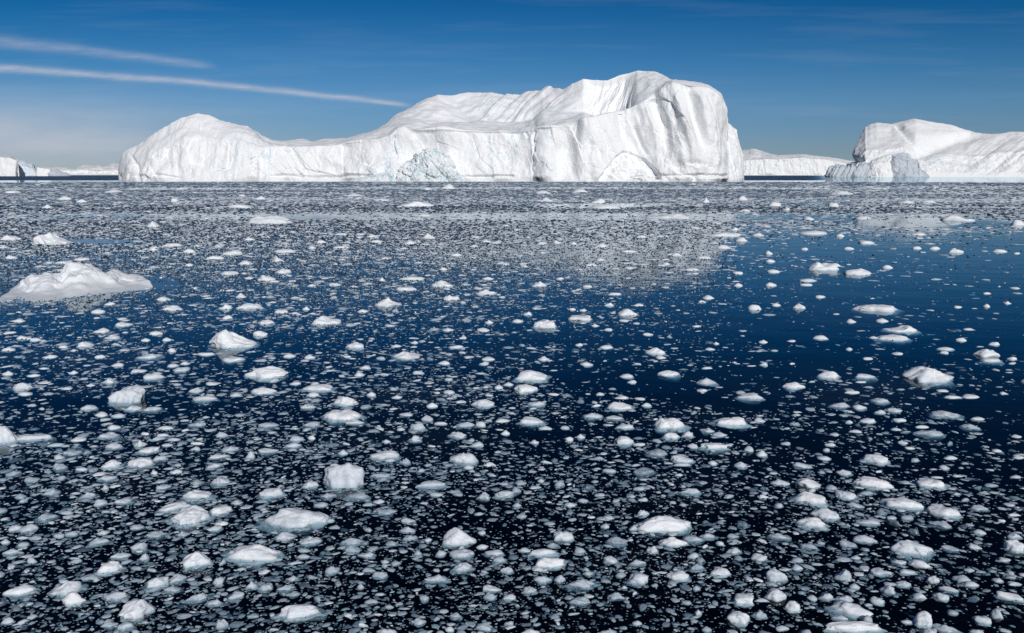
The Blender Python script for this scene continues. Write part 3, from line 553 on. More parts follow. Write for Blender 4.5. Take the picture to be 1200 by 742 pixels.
# ------------------------------------------------------------------ unit blobs for the small ice
def ico(sub):
    import bmesh
    bm = bmesh.new(); bmesh.ops.create_icosphere(bm, subdivisions=sub, radius=1.0)
    V = np.array([v.co[:] for v in bm.verts]); T = np.array([[v.index for v in f.verts] for f in bm.faces]); bm.free()
    return V, T
ICO = {s: ico(s) for s in (1, 2, 3, 4, 5)}
def blob(sub, typ, seed, prof=None):
    """A unit piece of ice: x and y in about +-.5, z top at 1, waterline at z=0."""
    r = np.random.default_rng(seed)
    V, T = ICO[sub]
    n = V.copy()
    # convex facets by planes, softly blended
    npl = {'d': 22, 'f': 14, 'c': 11, 'w': 11, 'p': 13, 'j': 16, 'l': 14}[typ]
    m = r.normal(size=(npl, 3)); m /= np.linalg.norm(m, axis=1)[:, None]
    dd = r.uniform(.72, 1.0, npl)
    den = n @ m.T
    rad = np.where(den > .05, dd / np.maximum(den, .05), 9)
    kk = 14 if typ in 'cwpj' else 8
    R = -np.log(np.exp(-kk * rad).sum(1) + np.exp(-kk * 1.15)) / kk
    o = seed % 97 * 1.31
    R = R * (1 + (.32 if sub in (2, 3) else .25) * fbm(n[:, 0], n[:, 1], n[:, 2], .8, 2, off=o))
    if sub >= 2:
        am = {'d': .04, 'f': .04, 'c': .04, 'w': .045, 'p': .06, 'j': .10, 'l': .07}[typ]
        R = R + am * fbm(n[:, 0], n[:, 1], n[:, 2], .28, 3 if sub > 3 else 2, .6, off=o + 3)
        if typ in 'jl' and sub >= 3: R = R + .05 * np.abs(fbm(n[:, 0], n[:, 1], n[:, 2], .13, 2, .6, off=o + 7))
    if sub == 3: R = R + .07 * facets(n[:, 0], n[:, 1], n[:, 2], .55, o) + .05 * fbm(n[:, 0], n[:, 1], n[:, 2], .22, 2, .6, off=o + 6)
    if sub >= 4: R = R + .055 * facets(n[:, 0], n[:, 1], n[:, 2], .7, o) + .012 * facets(n[:, 0], n[:, 1], n[:, 2], .35, o + 3)
    P = n * R[:, None]
    x = P[:, 0]; zt = P[:, 2]
    if typ == 'f': zt = np.where(zt > 0, np.minimum(zt, .55 + .15 * zt), zt)
    if prof is None:
        a = r.uniform(-.2, .2)
        if typ == 'p': pr = np.array([.15, .3, .55, 1, .6, .3, .12]); pr = np.interp(np.linspace(0, 1, 9), np.linspace(0, 1, 7) ** (1 + a * 2), pr)
        elif typ == 'w': pr = np.linspace(.35, 1, 9); pr = pr[::-1] if r.random() < .5 else pr
        elif typ == 'j': pr = .55 + .45 * r.random(9)
        elif typ == 'l': pr = .6 + .4 * r.random(9)
        elif typ == 'd': pr = np.roll(np.array([.5, .7, .85, .95, 1, .95, .9, .75, .55]), r.integers(-1, 2)) * r.uniform(.6, 1.15, 9)
        else: pr = r.uniform(.75, 1, 9)
    else: pr = np.array([int(c) for c in prof]) / 9.0
    xx = (x - x.min()) / (np.ptp(x) + 1e-9)
    xx = np.clip(xx + .22 * fbm(P[:, 0] * .3, P[:, 1], P[:, 1] * 0, .8, 2, off=o + 11), 0, 1)
    f = np.interp(xx, np.linspace(0, 1, len(pr)), pr)
    if prof is not None:                      # profile sets the skyline, so square the body up first
        zt = np.where(zt > 0, np.sign(zt) * np.abs(zt) ** .55, zt)
    zt = np.where(zt > 0, zt * f, zt)
    P[:, 2] = zt
    zn = np.clip(P[:, 2] / max(P[:, 2].max(), 1e-6), 0, 1); tp = r.uniform(.18, .48) if typ != 'c' else r.uniform(.08, .22)
    P[:, 0] *= 1 - tp * zn * (.6 if prof is not None else 1); P[:, 1] *= 1 - tp * zn
    below = P[:, 2] < 0
    flare = 1 + .26 * sstep(0, .12, -P[:, 2]) * sstep(1.0, .25, -P[:, 2]) * r.uniform(.1, 1.4) * (1 + .8 * fbm(n[:, 0], n[:, 1], 0 * n[:, 0], 1.0, 1, off=o + 5))
    P[:, 0] *= flare; P[:, 1] *= flare
    up = P[:, 2] > -.02
    w0, w1 = P[up, 0].min(), P[up, 0].max(); y0, y1 = P[up, 1].min(), P[up, 1].max(); h = P[:, 2].max()
    P[:, 0] = (P[:, 0] - (w0 + w1) / 2) / (w1 - w0); P[:, 1] = (P[:, 1] - (y0 + y1) / 2) / (y1 - y0); P[:, 2] /= h
    P[:, 2] = np.where(P[:, 2] < 0, P[:, 2] * .9, P[:, 2])
    return P, T

def dims(cx, yb, w, h):
    """Pixel box of a floating piece -> ground centre, width, depth, height in metres."""
    # the traced box holds the drowned rim too: the dry part is a little smaller and starts higher
    w = w * .93; yb = yb - .10 * h; h = h * .84
    X, Y = ground(cx, yb)
    dist = math.hypot(math.hypot(X, Y), HCAM); hd = math.hypot(X, Y)
    sd, cd = HCAM / dist, hd / dist
    mpp = (Y * cp + HCAM * sp) / F
    W = w * mpp; H = h * mpp
    D = min(.75 * W, .62 * H / sd)
    z = max((H - D * sd * .85) / cd, .10 * W)
    return float(X), float(Y + D * .5), float(W), float(D), float(z)

# ------------------------------------------------------------------ floating pieces traced from the photograph
big = []
for ln in DATA.strip().splitlines():
    if ln.startswith('#'): continue
    a = ln.split(None, 7)
    big.append(dict(cx=float(a[0]), yb=float(a[1]), w=float(a[2]), h=float(a[3]), t=a[4], prof=a[5], tone=float(a[6]), label=a[7]))
small = []
for ln in SMALL.replace(';', '\n').strip().splitlines():
    a = ln.split()
    small.append(dict(cx=float(a[0]), yb=float(a[1]), w=float(a[2]), h=float(a[3]), t=a[4], prof=None, label=None))
for i, s in enumerate(small):
    near = sstep(330, 600, s['yb'])
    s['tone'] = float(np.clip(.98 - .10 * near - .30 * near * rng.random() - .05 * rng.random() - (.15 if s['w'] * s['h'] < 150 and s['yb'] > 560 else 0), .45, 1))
small.sort(key=lambda s: -s['w'] * s['h'])
N_IND = 299 - len(big)
ind, rest = small[:N_IND], small[N_IND:]

GROUP = 'pieces of ice floating among the brash'
cat_of = {'f': 'ice floe', 'd': 'ice chunk', 'p': 'ice chunk', 'j': 'ice chunk', 'w': 'ice chunk', 'c': 'ice block', 'l': 'ice chunk'}
def make_piece(s, seed, sub):
    X, Y, W, D, H = dims(s['cx'], s['yb'], s['w'], s['h'])
    P, T = blob(sub, s['t'], seed, s['prof'])
    a = random.uniform(-.14, .14) + (.32 * sstep(420, 560, s['yb']) * sstep(420, 250, s['cx']) - .34 * sstep(420, 560, s['yb']) * sstep(850, 950, s['cx']) if s['w'] < 60 else 0)
    Q = P * np.array([W, D, H])
    # keep the draught sensible
    Q[:, 2] = np.where(Q[:, 2] < 0, Q[:, 2] / H * min(max(H, .5 * W), 1.2 * W) * .6, Q[:, 2])
    tone = s['tone'] * (1 - (.02 if s['prof'] else .12) * sstep(330, 620, s['yb'])) + .14 * (fbm(P[:, 0], P[:, 1], P[:, 2], .3, 2, off=seed)) - .18 * (P[:, 2] < .12)  # tone darkened towards the foreground, partly lens vignette put into the colour
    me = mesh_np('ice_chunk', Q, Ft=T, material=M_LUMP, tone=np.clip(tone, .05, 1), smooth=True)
    o = link('ice_chunk', me); o.location = (X, Y, 0); o.rotation_euler = (0, 0, a)
    return o
# words for the traced pieces that have no line of their own: look, size, and where among the landmarks
ADJ = {'f': ['thin flat', 'flat'], 'd': ['rounded', 'smooth low'], 'p': ['small peaked', 'pointed'], 'j': ['crumbly topped', 'ragged'], 'w': ['tilted wedge shaped', 'slanting'], 'c': ['blocky', 'squarish'], 'l': ['long lumpy', 'long']}
SHORT = {}
STOP = set('with on in of at beside among touching cut lying just leaning behind directly tilted rising sloping standing inside barely alone near widening before overlapping heaped under tucked right bristling beyond half below along bent'.split())
for s in big:
    l = s['label'].split(',')[0].split()
    n = next((i for i, w in enumerate(l) if i >= 2 and w in STOP), len(l))
    if n == 2 and l[0] in ('white', 'rounded', 'flat', 'rough', 'small', 'smooth', 'bright'):
        n = next((i for i, w in enumerate(l) if i > 3 and w in STOP), len(l))
    if l[n - 1] == 'near': n -= 1
    SHORT[id(s)] = ' '.join(l[:min(n, 7)])
short_n = {}
for s in big: short_n[SHORT[id(s)]] = short_n.get(SHORT[id(s)], 0) + 1
lms = [s for s in big if short_n[SHORT[id(s)]] == 1 and len(SHORT[id(s)].split()) >= 2]
cnt = {}
for s in sorted(ind, key=lambda s: (s['yb'])):
    bestd, bl = 1e9, None
    for q in lms:
        d = math.hypot((q['cx'] - s['cx']), 1.6 * (q['yb'] - s['yb']))
        if d < bestd: bestd, bl = d, q
    s['_l'] = bl; s['_d'] = bestd
    dx, dy = s['cx'] - bl['cx'], (s['yb'] - bl['yb']) * 1.8
    s['_r'] = 'beyond' if dy < -abs(dx) else 'in front of' if dy > abs(dx) else 'beside'
ORD = ['nearest', 'second nearest', 'third nearest', 'fourth nearest', 'fifth nearest', 'sixth nearest', 'seventh nearest', 'eighth nearest', 'ninth nearest', 'tenth nearest']
keyed = {}
for s in ind: keyed.setdefault((s['t'], id(s['_l']), s['_r']), []).append(s)
for k, v in keyed.items():
    v.sort(key=lambda s: s['_d'])
    for i, s in enumerate(v):
        tone = 'white' if s['tone'] > .86 else 'greyish'
        noun = 'plate of ice' if s['t'] == 'f' else 'piece of ice'
        rel = {'beyond': 'beyond', 'in front of': 'in front of', 'beside': 'beside'}[s['_r']]
        pre = '' if len(v) == 1 else ORD[min(i, 9)] + ' '
        s['label'] = f"{pre}{ADJ[s['t']][0]} {noun} {rel} the {SHORT[id(s['_l'])]}"
seed = 100
for s in big:
    seed += 1
    make_piece_sub = 5 if s['w'] * s['h'] > 1000 else 4 if s['w'] * s['h'] > 250 else 3
    tag(make_piece(s, seed, make_piece_sub), s['label'], cat_of[s['t']], GROUP)
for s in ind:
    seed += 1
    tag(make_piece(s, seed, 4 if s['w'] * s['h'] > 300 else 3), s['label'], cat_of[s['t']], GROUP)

# the big ragged floe at the left edge
xf = np.linspace(-34, 179, 420)
fb = I(xf, [-34,356,0,354.5,50,352,117,344,160,341,179,336.5])
fs = I(xf, [-34,353,-10,352,0,350,13,343,22,337,30,331,37,326,46,324,55,321,62,322,73,322,78,313,83,307.5,92,306.5,100,307,108,311,117,314,125,318,133,319,142,323,150,325.5,158,325,167,326.5,174,331,179,335.5])
Xg, Yg = ground(xf, fb)
wf = np.clip(np.minimum((xf + 34) / 40, (179 - xf) / 26), 0, 1); arcf = np.sqrt(1 - (1 - wf) ** 2)
fm = fb + (fs - fb) * I(xf, [-34,.5,20,.45,90,.42,140,.55,179,.6])
_, Ygs = ground(xf, fs)
dpt = np.minimum(5.2, .75 * (Ygs - Yg) / .62) * np.maximum(arcf, .25) + .05
def f_disp(P, N, PX, PY):
    x, y, z = P[..., 0], P[..., 1], P[..., 2]
    hi = sstep(-1, 4, fm[:, None] + 2 - PY) ; hgt = sstep(0.02, .35, z)
    a = .20 * fbm(x, y, z, 1.9, 3, .5, off=2) + (.06 + .94 * hi) * .34 * (np.sqrt(np.maximum(0, fbm(x, y, z, .95, 2, .45, off=6) + .3)) - .4)
    a += (.15 + .85 * hi) * .045 * fbm(x, y, z, .25, 2, .5, off=8)
    return a * (hgt * .9 + .1)
kb = atground(xf, Yg - 1.5 * arcf - .25, -.8 + 0 * xf); kb0 = atground(xf, Yg - 1.1 * arcf, -.16 + 0 * xf); kw = atground(xf, Yg, 0 * xf)
km = at(xf, fm, Yg + dpt * .30); ks = at(xf, fs, Yg + dpt * .62)
kk = atground(xf, Yg + dpt, ks[2] * .45); kz = atground(xf, Yg + dpt * 1.25 + .2, -.8 + 0 * xf)
fo = loft('ice_floe', xf, [kb, kb0, kw, km, ks, kk, kz], [10, 6, 60, 70, 40, 20], f_disp, M_CHUNK, vs=1.6)
me = fo.data; nvt = len(me.vertices)
c = np.empty(nvt * 3, np.float32); me.vertices.foreach_get('co', c); c = c.reshape(-1, 3)
off = np.array([c[:, 0].mean(), c[:, 1].mean(), 0], np.float32); c -= off; me.vertices.foreach_set('co', c.reshape(-1)); fo.location = off.tolist(); me.update()
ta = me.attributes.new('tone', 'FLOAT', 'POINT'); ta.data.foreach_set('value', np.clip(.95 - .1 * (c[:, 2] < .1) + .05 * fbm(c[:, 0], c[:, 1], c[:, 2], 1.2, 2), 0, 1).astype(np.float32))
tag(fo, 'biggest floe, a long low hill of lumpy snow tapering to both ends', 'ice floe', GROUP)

# ------------------------------------------------------------------ the brash: everything smaller, one mass
rows_y = [213, 222, 235, 255, 275, 300, 350, 400, 450, 500, 600, 742, 800]
cols_x = [-200, 0, 200, 400, 600, 800, 1000, 1200, 1400]
COV = np.array([
    [.55,.60,.60,.60,.60,.60,.45,.35,.35],
    [.55,.60,.58,.58,.58,.55,.50,.35,.30],
    [.50,.50,.50,.50,.48,.42,.40,.28,.25],
    [.45,.45,.42,.38,.32,.30,.25,.10,.08],
    [.30,.30,.30,.32,.30,.26,.12,.03,.03],
    [.25,.22,.22,.32,.25,.18,.035,.03,.03],
    [.30,.30,.34,.30,.20,.07,.035,.035,.03],
    [.34,.34,.33,.29,.22,.10,.05,.04,.04],
    [.38,.38,.36,.33,.28,.18,.09,.05,.05],
    [.40,.40,.39,.36,.33,.30,.25,.13,.10],
    [.42,.42,.41,.38,.36,.35,.31,.25,.2],
    [.44,.44,.43,.42,.39,.37,.34,.29,.25],
    [.44,.44,.43,.42,.39,.37,.34,.29,.25]])
def cover(px, py):
    cx = np.interp(px, cols_x, np.arange(len(cols_x))); cy = np.interp(py, rows_y, np.arange(len(rows_y)))
    i = np.clip(cx.astype(int), 0, len(cols_x) - 2); j = np.clip(cy.astype(int), 0, len(rows_y) - 2)
    fx, fy = cx - i, cy - j
    return (COV[j, i] * (1 - fx) * (1 - fy) + COV[j, i + 1] * fx * (1 - fy) + COV[j + 1, i] * (1 - fx) * fy + COV[j + 1, i + 1] * fx * fy)
TH0, TH1, L0, L1 = -1.25, 1.25, math.log(4.8), math.log(570)
AREA = (TH1 - TH0) * (L1 - L0)
SMIN, SMAX = 2.1 / F, 14.0 / F
EXPO = 2.0
NT = int(DENS * .228 / SMIN ** 2 * AREA)
u = rng.random(NT)
s_ = SMIN * (1 - u * (1 - (SMIN / SMAX) ** EXPO)) ** (-1 / EXPO)
th = rng.uniform(TH0, TH1, NT); ld = rng.uniform(L0, L1, NT); d_ = np.exp(ld)
X_ = d_ * np.sin(th); Y_ = d_ * np.cos(th)
PXs, PYs = project(X_, Y_, 0 * X_)
slant = np.hypot(d_, HCAM); dep = HCAM / slant
Wm = s_ * slant
# relief of a piece: low for the mush, less still far off where only broad plates are big enough to show
hr = np.clip(rng.lognormal(math.log(.10), .5, NT), .025, .4) * np.interp(d_, [8, 40, 120, 570], [1, .8, .42, .22])
c_vis = cover(PXs, PYs) * (1 - .35 * sstep(850, 950, PXs) * sstep(262, 275, PYs) * (1 - sstep(400, 450, PYs))) * np.clip(.9 + 1.1 * (d_ > 70) * fbm(X_ * .12, Y_, 0 * X_, 38, 4, .6, off=3.7), .1, 1.6)
c_gnd = c_vis / (1 + .8 * hr / dep) * np.interp(d_, [8, 20, 40, 150], [1.0, 1.1, 1.6, 1.9])
c_gnd = c_gnd * np.where(d_ > 60, np.clip(s_ * F / 3.6, .45, 1.0) * np.interp(d_, [60, 120], [1, 1.9]), 1.0)
# drift streaks
st1 = fbm(X_ * .5 + Y_ * .12, Y_, 0 * X_, 9, 3, off=1.5); st2 = fbm(X_ * .35, Y_ * 1.0, 0 * X_, 1.4, 3, off=7.5)
st3 = fbm(X_ * .3, Y_, 0 * X_, 60, 3, off=4)
pk = c_gnd / .48 * np.clip(1 + np.where(d_ > 60, .9, .5) * st3 + .75 * st1 + .95 * st2 * (d_ < 60), .10, 2.0)
# lanes of open water: px, py, half width px, half height px
LANES = ((370, 254.5, 40, 2.4, 1), (110, 283, 60, 3, .95), (20, 243, 60, 1.2, .8), (690, 241.5, 75, 3.0, .9), (760, 240, 80, 2.2, .8), (960, 241, 70, 2.0, .8), (1060, 221, 140, 1.3, .8), (1100, 243, 110, 1.4, .8), (1085, 261, 95, 5.5, .93), (290, 243, 50, 1, .7),
                           (980, 290, 130, 9, .8), (150, 330, 60, 7, .8), (185, 336, 30, 5, .8), (510, 258, 170, 3, .5), (1120, 345, 200, 25, .4), (1180, 475, 90, 16, .6), (870, 600, 60, 14, .45), (1090, 640, 50, 10, .4), (560, 585, 50, 10, .3), (60, 545, 50, 8, .4))
for lx, ly, lw, lh, am in LANES:
    pk = pk * (1 - am * sstep(1.25, .75, np.hypot((PXs - lx) / lw, (PYs - ly) / lh)))
# berg reflection patch: a fine film of crumbs only
keep_ = rng.random(NT) < pk
keep_ &= (PYs > 213.2) & ~((np.abs(th) > .70) & ((d_ > 48) | (s_ * F < 3.2)))
ix = np.nonzero(keep_)[0]
ix = ix[np.argsort(-s_[ix])]
# thin out overlaps in the conformal (angle, log distance) plane, big ones first, traced pieces already there
cell = .012
gridd = {}
def put(a, b, r):
    gridd.setdefault((int(a // cell), int(b // cell)), []).append((a, b, r))
trX, trY, trr = [], [], []
for s in big + small:
    X, Y, W, D, H = dims(s['cx'], s['yb'], s['w'], s['h'])
    a = math.atan2(X, Y); b = math.log(math.hypot(X, Y)); rr = .5 * W / math.hypot(X, Y); rb_ = .5 * D / math.hypot(X, Y)
    n = max(1, int(math.ceil(rr / max(rb_, 1e-4))))
    for k in range(n):
        put(a + rr * ((k + .5) / n * 2 - 1) * .9, b, min(rb_, .03) * 1.05)
for X, Y in zip(Xg[::6], Yg[::6]):
    a = math.atan2(X, Y + 2.6); b = math.log(math.hypot(X, Y + 2.6)); put(a, b, .038)
def free(a, b, r, slack):
    i0, j0 = int(a // cell), int(b // cell)
    for i in range(i0 - 3, i0 + 4):
        for j in range(j0 - 3, j0 + 4):
            g = gridd.get((i, j))
            if g:
                for (p, q, t) in g:
                    if (p - a) ** 2 + (q - b) ** 2 < (slack * (t + r)) ** 2: return False
    return True
ok = []
for k in ix:
    s = s_[k]
    r = .5 * s * .8
    if s > 4.0 / F:
        if free(th[k], ld[k], r, .95): put(th[k], ld[k], r); ok.append(k)
    else:
        g = gridd.get((int(th[k] // cell), int(ld[k] // cell)))
        if g and any((p - th[k]) ** 2 + (q - ld[k]) ** 2 < (.9 * t) ** 2 for (p, q, t) in g): continue
        ok.append(k)
ok = np.array(ok)
print('brash pieces', len(ok), 'of', NT)
Vs, Ts, tones, sm = [], [], [], []
base = 0
def lowpoly(seed):
    r = np.random.default_rng(seed)
    n = 6; a = np.sort(r.uniform(0, 2 * np.pi, n)) ; a = (np.arange(n) + r.uniform(-.3, .3, n)) / n * 2 * np.pi
    ra = r.uniform(.75, 1.1, n)
    rim = np.stack([.5 * ra * np.cos(a), .5 * ra * np.sin(a), np.full(n, -.25)], 1)
    ra2 = ra * r.uniform(.55, .8, n)
    topv = np.stack([.5 * ra2 * np.cos(a) , .5 * ra2 * np.sin(a), r.uniform(.55, 1.0, n)], 1)
    V = np.concatenate([rim, topv]); T = []
    for i in range(n):
        j = (i + 1) % n
        T += [[i, j, n + j], [i, n + j, n + i]]
    for i in range(1, n - 1): T.append([n, n + i, n + i + 1])
    return V, np.array(T)
def trimmed(sub, typ, seed):
    P, T = blob(sub, typ, seed)
    zc = P[T][:, :, 2].max(1); T = T[zc > -.45]
    used = np.unique(T); mp = -np.ones(len(P), int); mp[used] = np.arange(len(used))
    return P[used], mp[T]
V0 = [lowpoly(i) for i in range(24)]
V1 = [trimmed(1, 'wfcwcj'[i % 6], 500 + i) for i in range(36)]
V2 = [trimmed(2, 'dfcwwjcl'[i % 8], 700 + i) for i in range(48)]
V3 = [trimmed(3, 'dfcwpj'[i % 6], 900 + i) for i in range(24)]
def add_batch(variants, ks, smooth, X, Y, W, asp, H, rot, tone, z0):
    global base
    vi = rng.integers(0, len(variants), len(ks))
    for q in range(len(variants)):
        m = np.nonzero(vi == q)[0]
        if not len(m): continue
        P, T = variants[q]
        k = ks[m]
        p = P[None] * np.stack([W[k], W[k] * asp[k], H[k]], 1)[:, None, :]
        c, s = np.cos(rot[k])[:, None], np.sin(rot[k])[:, None]
        x = p[..., 0] * c - p[..., 1] * s + X[k][:, None]; y = p[..., 0] * s + p[..., 1] * c + Y[k][:, None]
        z = p[..., 2] + z0[k][:, None]
        Vs.append(np.stack([x, y, z], -1).reshape(-1, 3)); nv = len(P)
        Ts.append((T[None] + (base + np.arange(len(k)) * nv)[:, None, None]).reshape(-1, 3)); base += nv * len(k)
        tones.append(np.repeat(tone[k], nv)); sm.append(np.full(len(T) * len(k), smooth))
asp = rng.uniform(.3, .85, NT); Hm = Wm * hr
# drift lines up the long axes a little
rot = rng.normal(0, .55, NT) + np.where(PXs < 350, .25, 0) - np.where(PXs > 900, .3, 0)
spx = s_ * F
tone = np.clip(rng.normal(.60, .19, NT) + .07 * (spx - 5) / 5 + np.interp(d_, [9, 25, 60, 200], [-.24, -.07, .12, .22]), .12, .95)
glassy = (rng.random(NT) < np.interp(d_, [12, 30, 60], [.12, .3, .42])) & (spx < 4.2)
tone = np.where(d_ > 80, np.minimum(tone, .86), tone)
tone = np.where(glassy, rng.uniform(-.1, .12, NT), tone)
z0 = np.zeros(NT)
sub_ = (rng.random(NT) < .30) & (d_ < 45) & (spx < 9)
z0 = np.where(sub_, -Hm * rng.uniform(.9, 2.2, NT), 0)     # drowned crumbs under the surface
k3 = ok[spx[ok] > 12]; k2 = ok[(spx[ok] <= 12) & (spx[ok] > 7)]; k1 = ok[(spx[ok] <= 7) & (spx[ok] > 3.6)]; k0 = ok[spx[ok] <= 3.6]
print('lod', len(k0), len(k1), len(k2), len(k3))
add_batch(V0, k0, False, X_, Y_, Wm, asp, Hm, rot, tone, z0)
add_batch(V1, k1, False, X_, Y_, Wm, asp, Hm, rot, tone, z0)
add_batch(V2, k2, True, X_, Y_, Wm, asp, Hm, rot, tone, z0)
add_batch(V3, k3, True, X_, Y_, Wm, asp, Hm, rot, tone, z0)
# a finer film of crumbs, many of them clear and dark, from the middle distance outwards
NF = int(NFILM)
fs_ = rng.uniform(1.6, 3.4, NF) / F; fth = rng.uniform(-.70, .70, NF); fld = rng.uniform(math.log(24), L1, NF); fd = np.exp(fld)
fX, fY = fd * np.sin(fth), fd * np.cos(fth); fPX, fPY = project(fX, fY, 0 * fX)
fW = fs_ * np.hypot(fd, HCAM); fH = fW * rng.uniform(.12, .4, NF); fW = fW * rng.uniform(.6, 1.4, NF) * np.interp(fPY, [213, 260, 300], [2.6, 1.9, 1.0]); fH = fH 
fH = fH * np.interp(fd, [30, 120, 570], [1, .8, .45])
fc = np.interp(fPY, [213, 225, 260, 300, 340, 380, 420], [.30, .34, .52, .65, .45, .2, .05]) * np.where(fPY > 262, np.interp(fPX, [540, 620, 830, 870, 1200], [1, .55, .38, .06, .04]), np.interp(fPX, [820, 900, 1200], [1, .8, .6]))
fst = fbm(fX * .12, fY, 0 * fX, 38, 4, .6, off=3.7)
fc = fc * np.clip(.72 + 1.9 * fst, .03, 1.25)
for lx, ly, lw, lh, am in LANES: fc = fc * (1 - am * sstep(1.25, .75, np.hypot((fPX - lx) / lw, (fPY - ly) / lh)))
fk = np.nonzero((rng.random(NF) < fc) & (fPY > 213.4))[0]
ftone = np.where(rng.random(NF) < np.interp(fPY, [213, 240, 260, 300, 340], [.9, .85, .75, .78, .85]), rng.uniform(-.1, .14, NF) + .16 * (fPY < 240), rng.uniform(.5, .88, NF) * np.interp(fPY, [280, 330], [1, .68]))
def speck(sd):
    r = np.random.default_rng(sd); a = (np.arange(5) + r.uniform(-.3, .3, 5)) / 5 * 2 * np.pi; ra = r.uniform(.7, 1.1, 5) * .5
    V = np.concatenate([np.stack([ra * np.cos(a), ra * np.sin(a), np.full(5, -.15)], 1), [[r.uniform(-.2, .2), r.uniform(-.2, .2), 1]]])
    return V, np.array([[i, (i + 1) % 5, 5] for i in range(5)])
add_batch([speck(i) for i in range(20)], fk, False, fX, fY, fW, rng.uniform(.5, 1, NF), fH, rng.uniform(-.5, .5, NF), ftone, np.zeros(NF))
print('film', len(fk))
for s in rest:
    seed += 1
    X, Y, W, D, H = dims(s['cx'], s['yb'], s['w'], s['h'])
    P, T = blob(2, s['t'], seed)
    Q = P * np.array([W, D, H]) + np.array([X, Y, 0])
    Vs.append(Q); Ts.append(T + base); base += len(Q); tones.append(np.full(len(Q), s['tone'])); sm.append(np.full(len(T), True))
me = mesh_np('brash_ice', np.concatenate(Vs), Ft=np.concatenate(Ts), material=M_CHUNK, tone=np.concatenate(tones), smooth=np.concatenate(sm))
bo = link('brash_ice', me)
tag(bo, 'loose brash of countless small ice crumbs and plates drifting on the water', 'brash ice', kind='stuff')
print('brash verts', len(me.vertices), 'faces', len(me.polygons))

# ------------------------------------------------------------------ water
wm, nt, ns, lk = mat('sea_water')
out = ns.new('ShaderNodeOutputMaterial')
geo = ns.new('ShaderNodeNewGeometry')
def wnoise(scale, stretch, detail, rot=0.0):
    mp = nd(ns, 'ShaderNodeMapping'); lk.new(geo.outputs['Position'], mp.inputs[0])
    mp.inputs['Scale'].default_value = (scale * stretch, scale, scale); mp.inputs['Rotation'].default_value = (0, 0, rot)
    n = nd(ns, 'ShaderNodeTexNoise', i_Scale=1.0, i_Detail=detail, i_Roughness=.5); lk.new(mp.outputs[0], n.inputs['Vector'])
    return n.outputs[0]
b1 = nd(ns, 'ShaderNodeBump', i_Strength=1.0, i_Distance=WB1); lk.new(wnoise(.55, .6, 2.0, .3), b1.inputs['Height'])
b2 = nd(ns, 'ShaderNodeBump', i_Strength=1.0, i_Distance=WB2); lk.new(wnoise(6.0, .7, 2.0, -.2), b2.inputs['Height']); lk.new(b1.outputs[0], b2.inputs['Normal'])
fr = nd(ns, 'ShaderNodeFresnel'); lk.new(b2.outputs[0], fr.inputs['Normal'])
# the surface does not bend rays, so from below it must not reflect totally either: same reflectance from both sides
lk.new(math_n(nt, 'MULTIPLY_ADD', geo.outputs['Backfacing'], 1 / 1.333 - 1.333, 1.333), fr.inputs['IOR'])
gl = nd(ns, 'ShaderNodeBsdfGlossy', i_Roughness=.03, i_Color=(.80, .90, .96, 1)); lk.new(b2.outputs[0], gl.inputs['Normal'])
tr = nd(ns, 'ShaderNodeBsdfTransparent', i_Color=(.80, .9, .93, 1))
sxy = ns.new('ShaderNodeSeparateXYZ'); lk.new(geo.outputs['Position'], sxy.inputs[0])
def mr(src, a, b, c, d):
    m = nt.nodes.new('ShaderNodeMapRange'); m.interpolation_type = 'SMOOTHSTEP'; lk.new(src, m.inputs[0])
    for i, v in enumerate((a, b, c, d)): m.inputs[i + 1].default_value = v
    return m.outputs[0]
calm = mr(sxy.outputs[1], 520, 580, 1.0, .15)
open_ = math_n(nt, 'MULTIPLY', mr(sxy.outputs[1], 640, 720, 0.0, 26.0), mr(math_n(nt, 'DIVIDE', sxy.outputs[0], math_n(nt, 'MAXIMUM', sxy.outputs[1], 1.0)), .36, .40, 1.0, 0.0))
patchn = wnoise(.02, .35, 3.0, .1)
patch = mr(patchn, .36, .5, .45, 1.0)
slick = None                                   # glassy slicks where no ice lies
for lx, ly, lw, lh in ((690, 241.5, 80, 3.2), (780, 240, 80, 2.4), (1085, 261, 100, 6.0), (1100, 243, 120, 1.8), (1060, 221, 150, 1.6), (290, 243, 55, 1.2), (510, 258, 150, 3), (380, 254.5, 40, 2.6), (120, 283, 60, 3)):
    X0, Y0_ = ground(lx, ly); ry = abs(float(ground(lx, ly - lh)[1] - ground(lx, ly + lh)[1])) / 2; rx = lw * float(Y0_) / F
    ex = math_n(nt, 'DIVIDE', math_n(nt, 'SUBTRACT', sxy.outputs[0], float(X0)), rx); ey = math_n(nt, 'DIVIDE', math_n(nt, 'SUBTRACT', sxy.outputs[1], float(Y0_)), ry)
    el = mr(math_n(nt, 'ADD', math_n(nt, 'MULTIPLY', ex, ex), math_n(nt, 'MULTIPLY', ey, ey)), .8, 1.8, .12, 1.0)
    slick = el if slick is None else math_n(nt, 'MINIMUM', slick, el)
stg = math_n(nt, 'ADD', math_n(nt, 'MULTIPLY', math_n(nt, 'MULTIPLY', calm, patch), slick), open_)
lk.new(math_n(nt, 'MULTIPLY', stg, WB1), b1.inputs['Distance']); lk.new(math_n(nt, 'MULTIPLY', stg, WB2), b2.inputs['Distance'])
mx = ns.new('ShaderNodeMixShader'); opn = math_n(nt, 'MULTIPLY', mr(sxy.outputs[1], 640, 720, 0.0, 1.0), mr(math_n(nt, 'DIVIDE', sxy.outputs[0], math_n(nt, 'MAXIMUM', sxy.outputs[1], 1.0)), .36, .40, 1.0, 0.0))
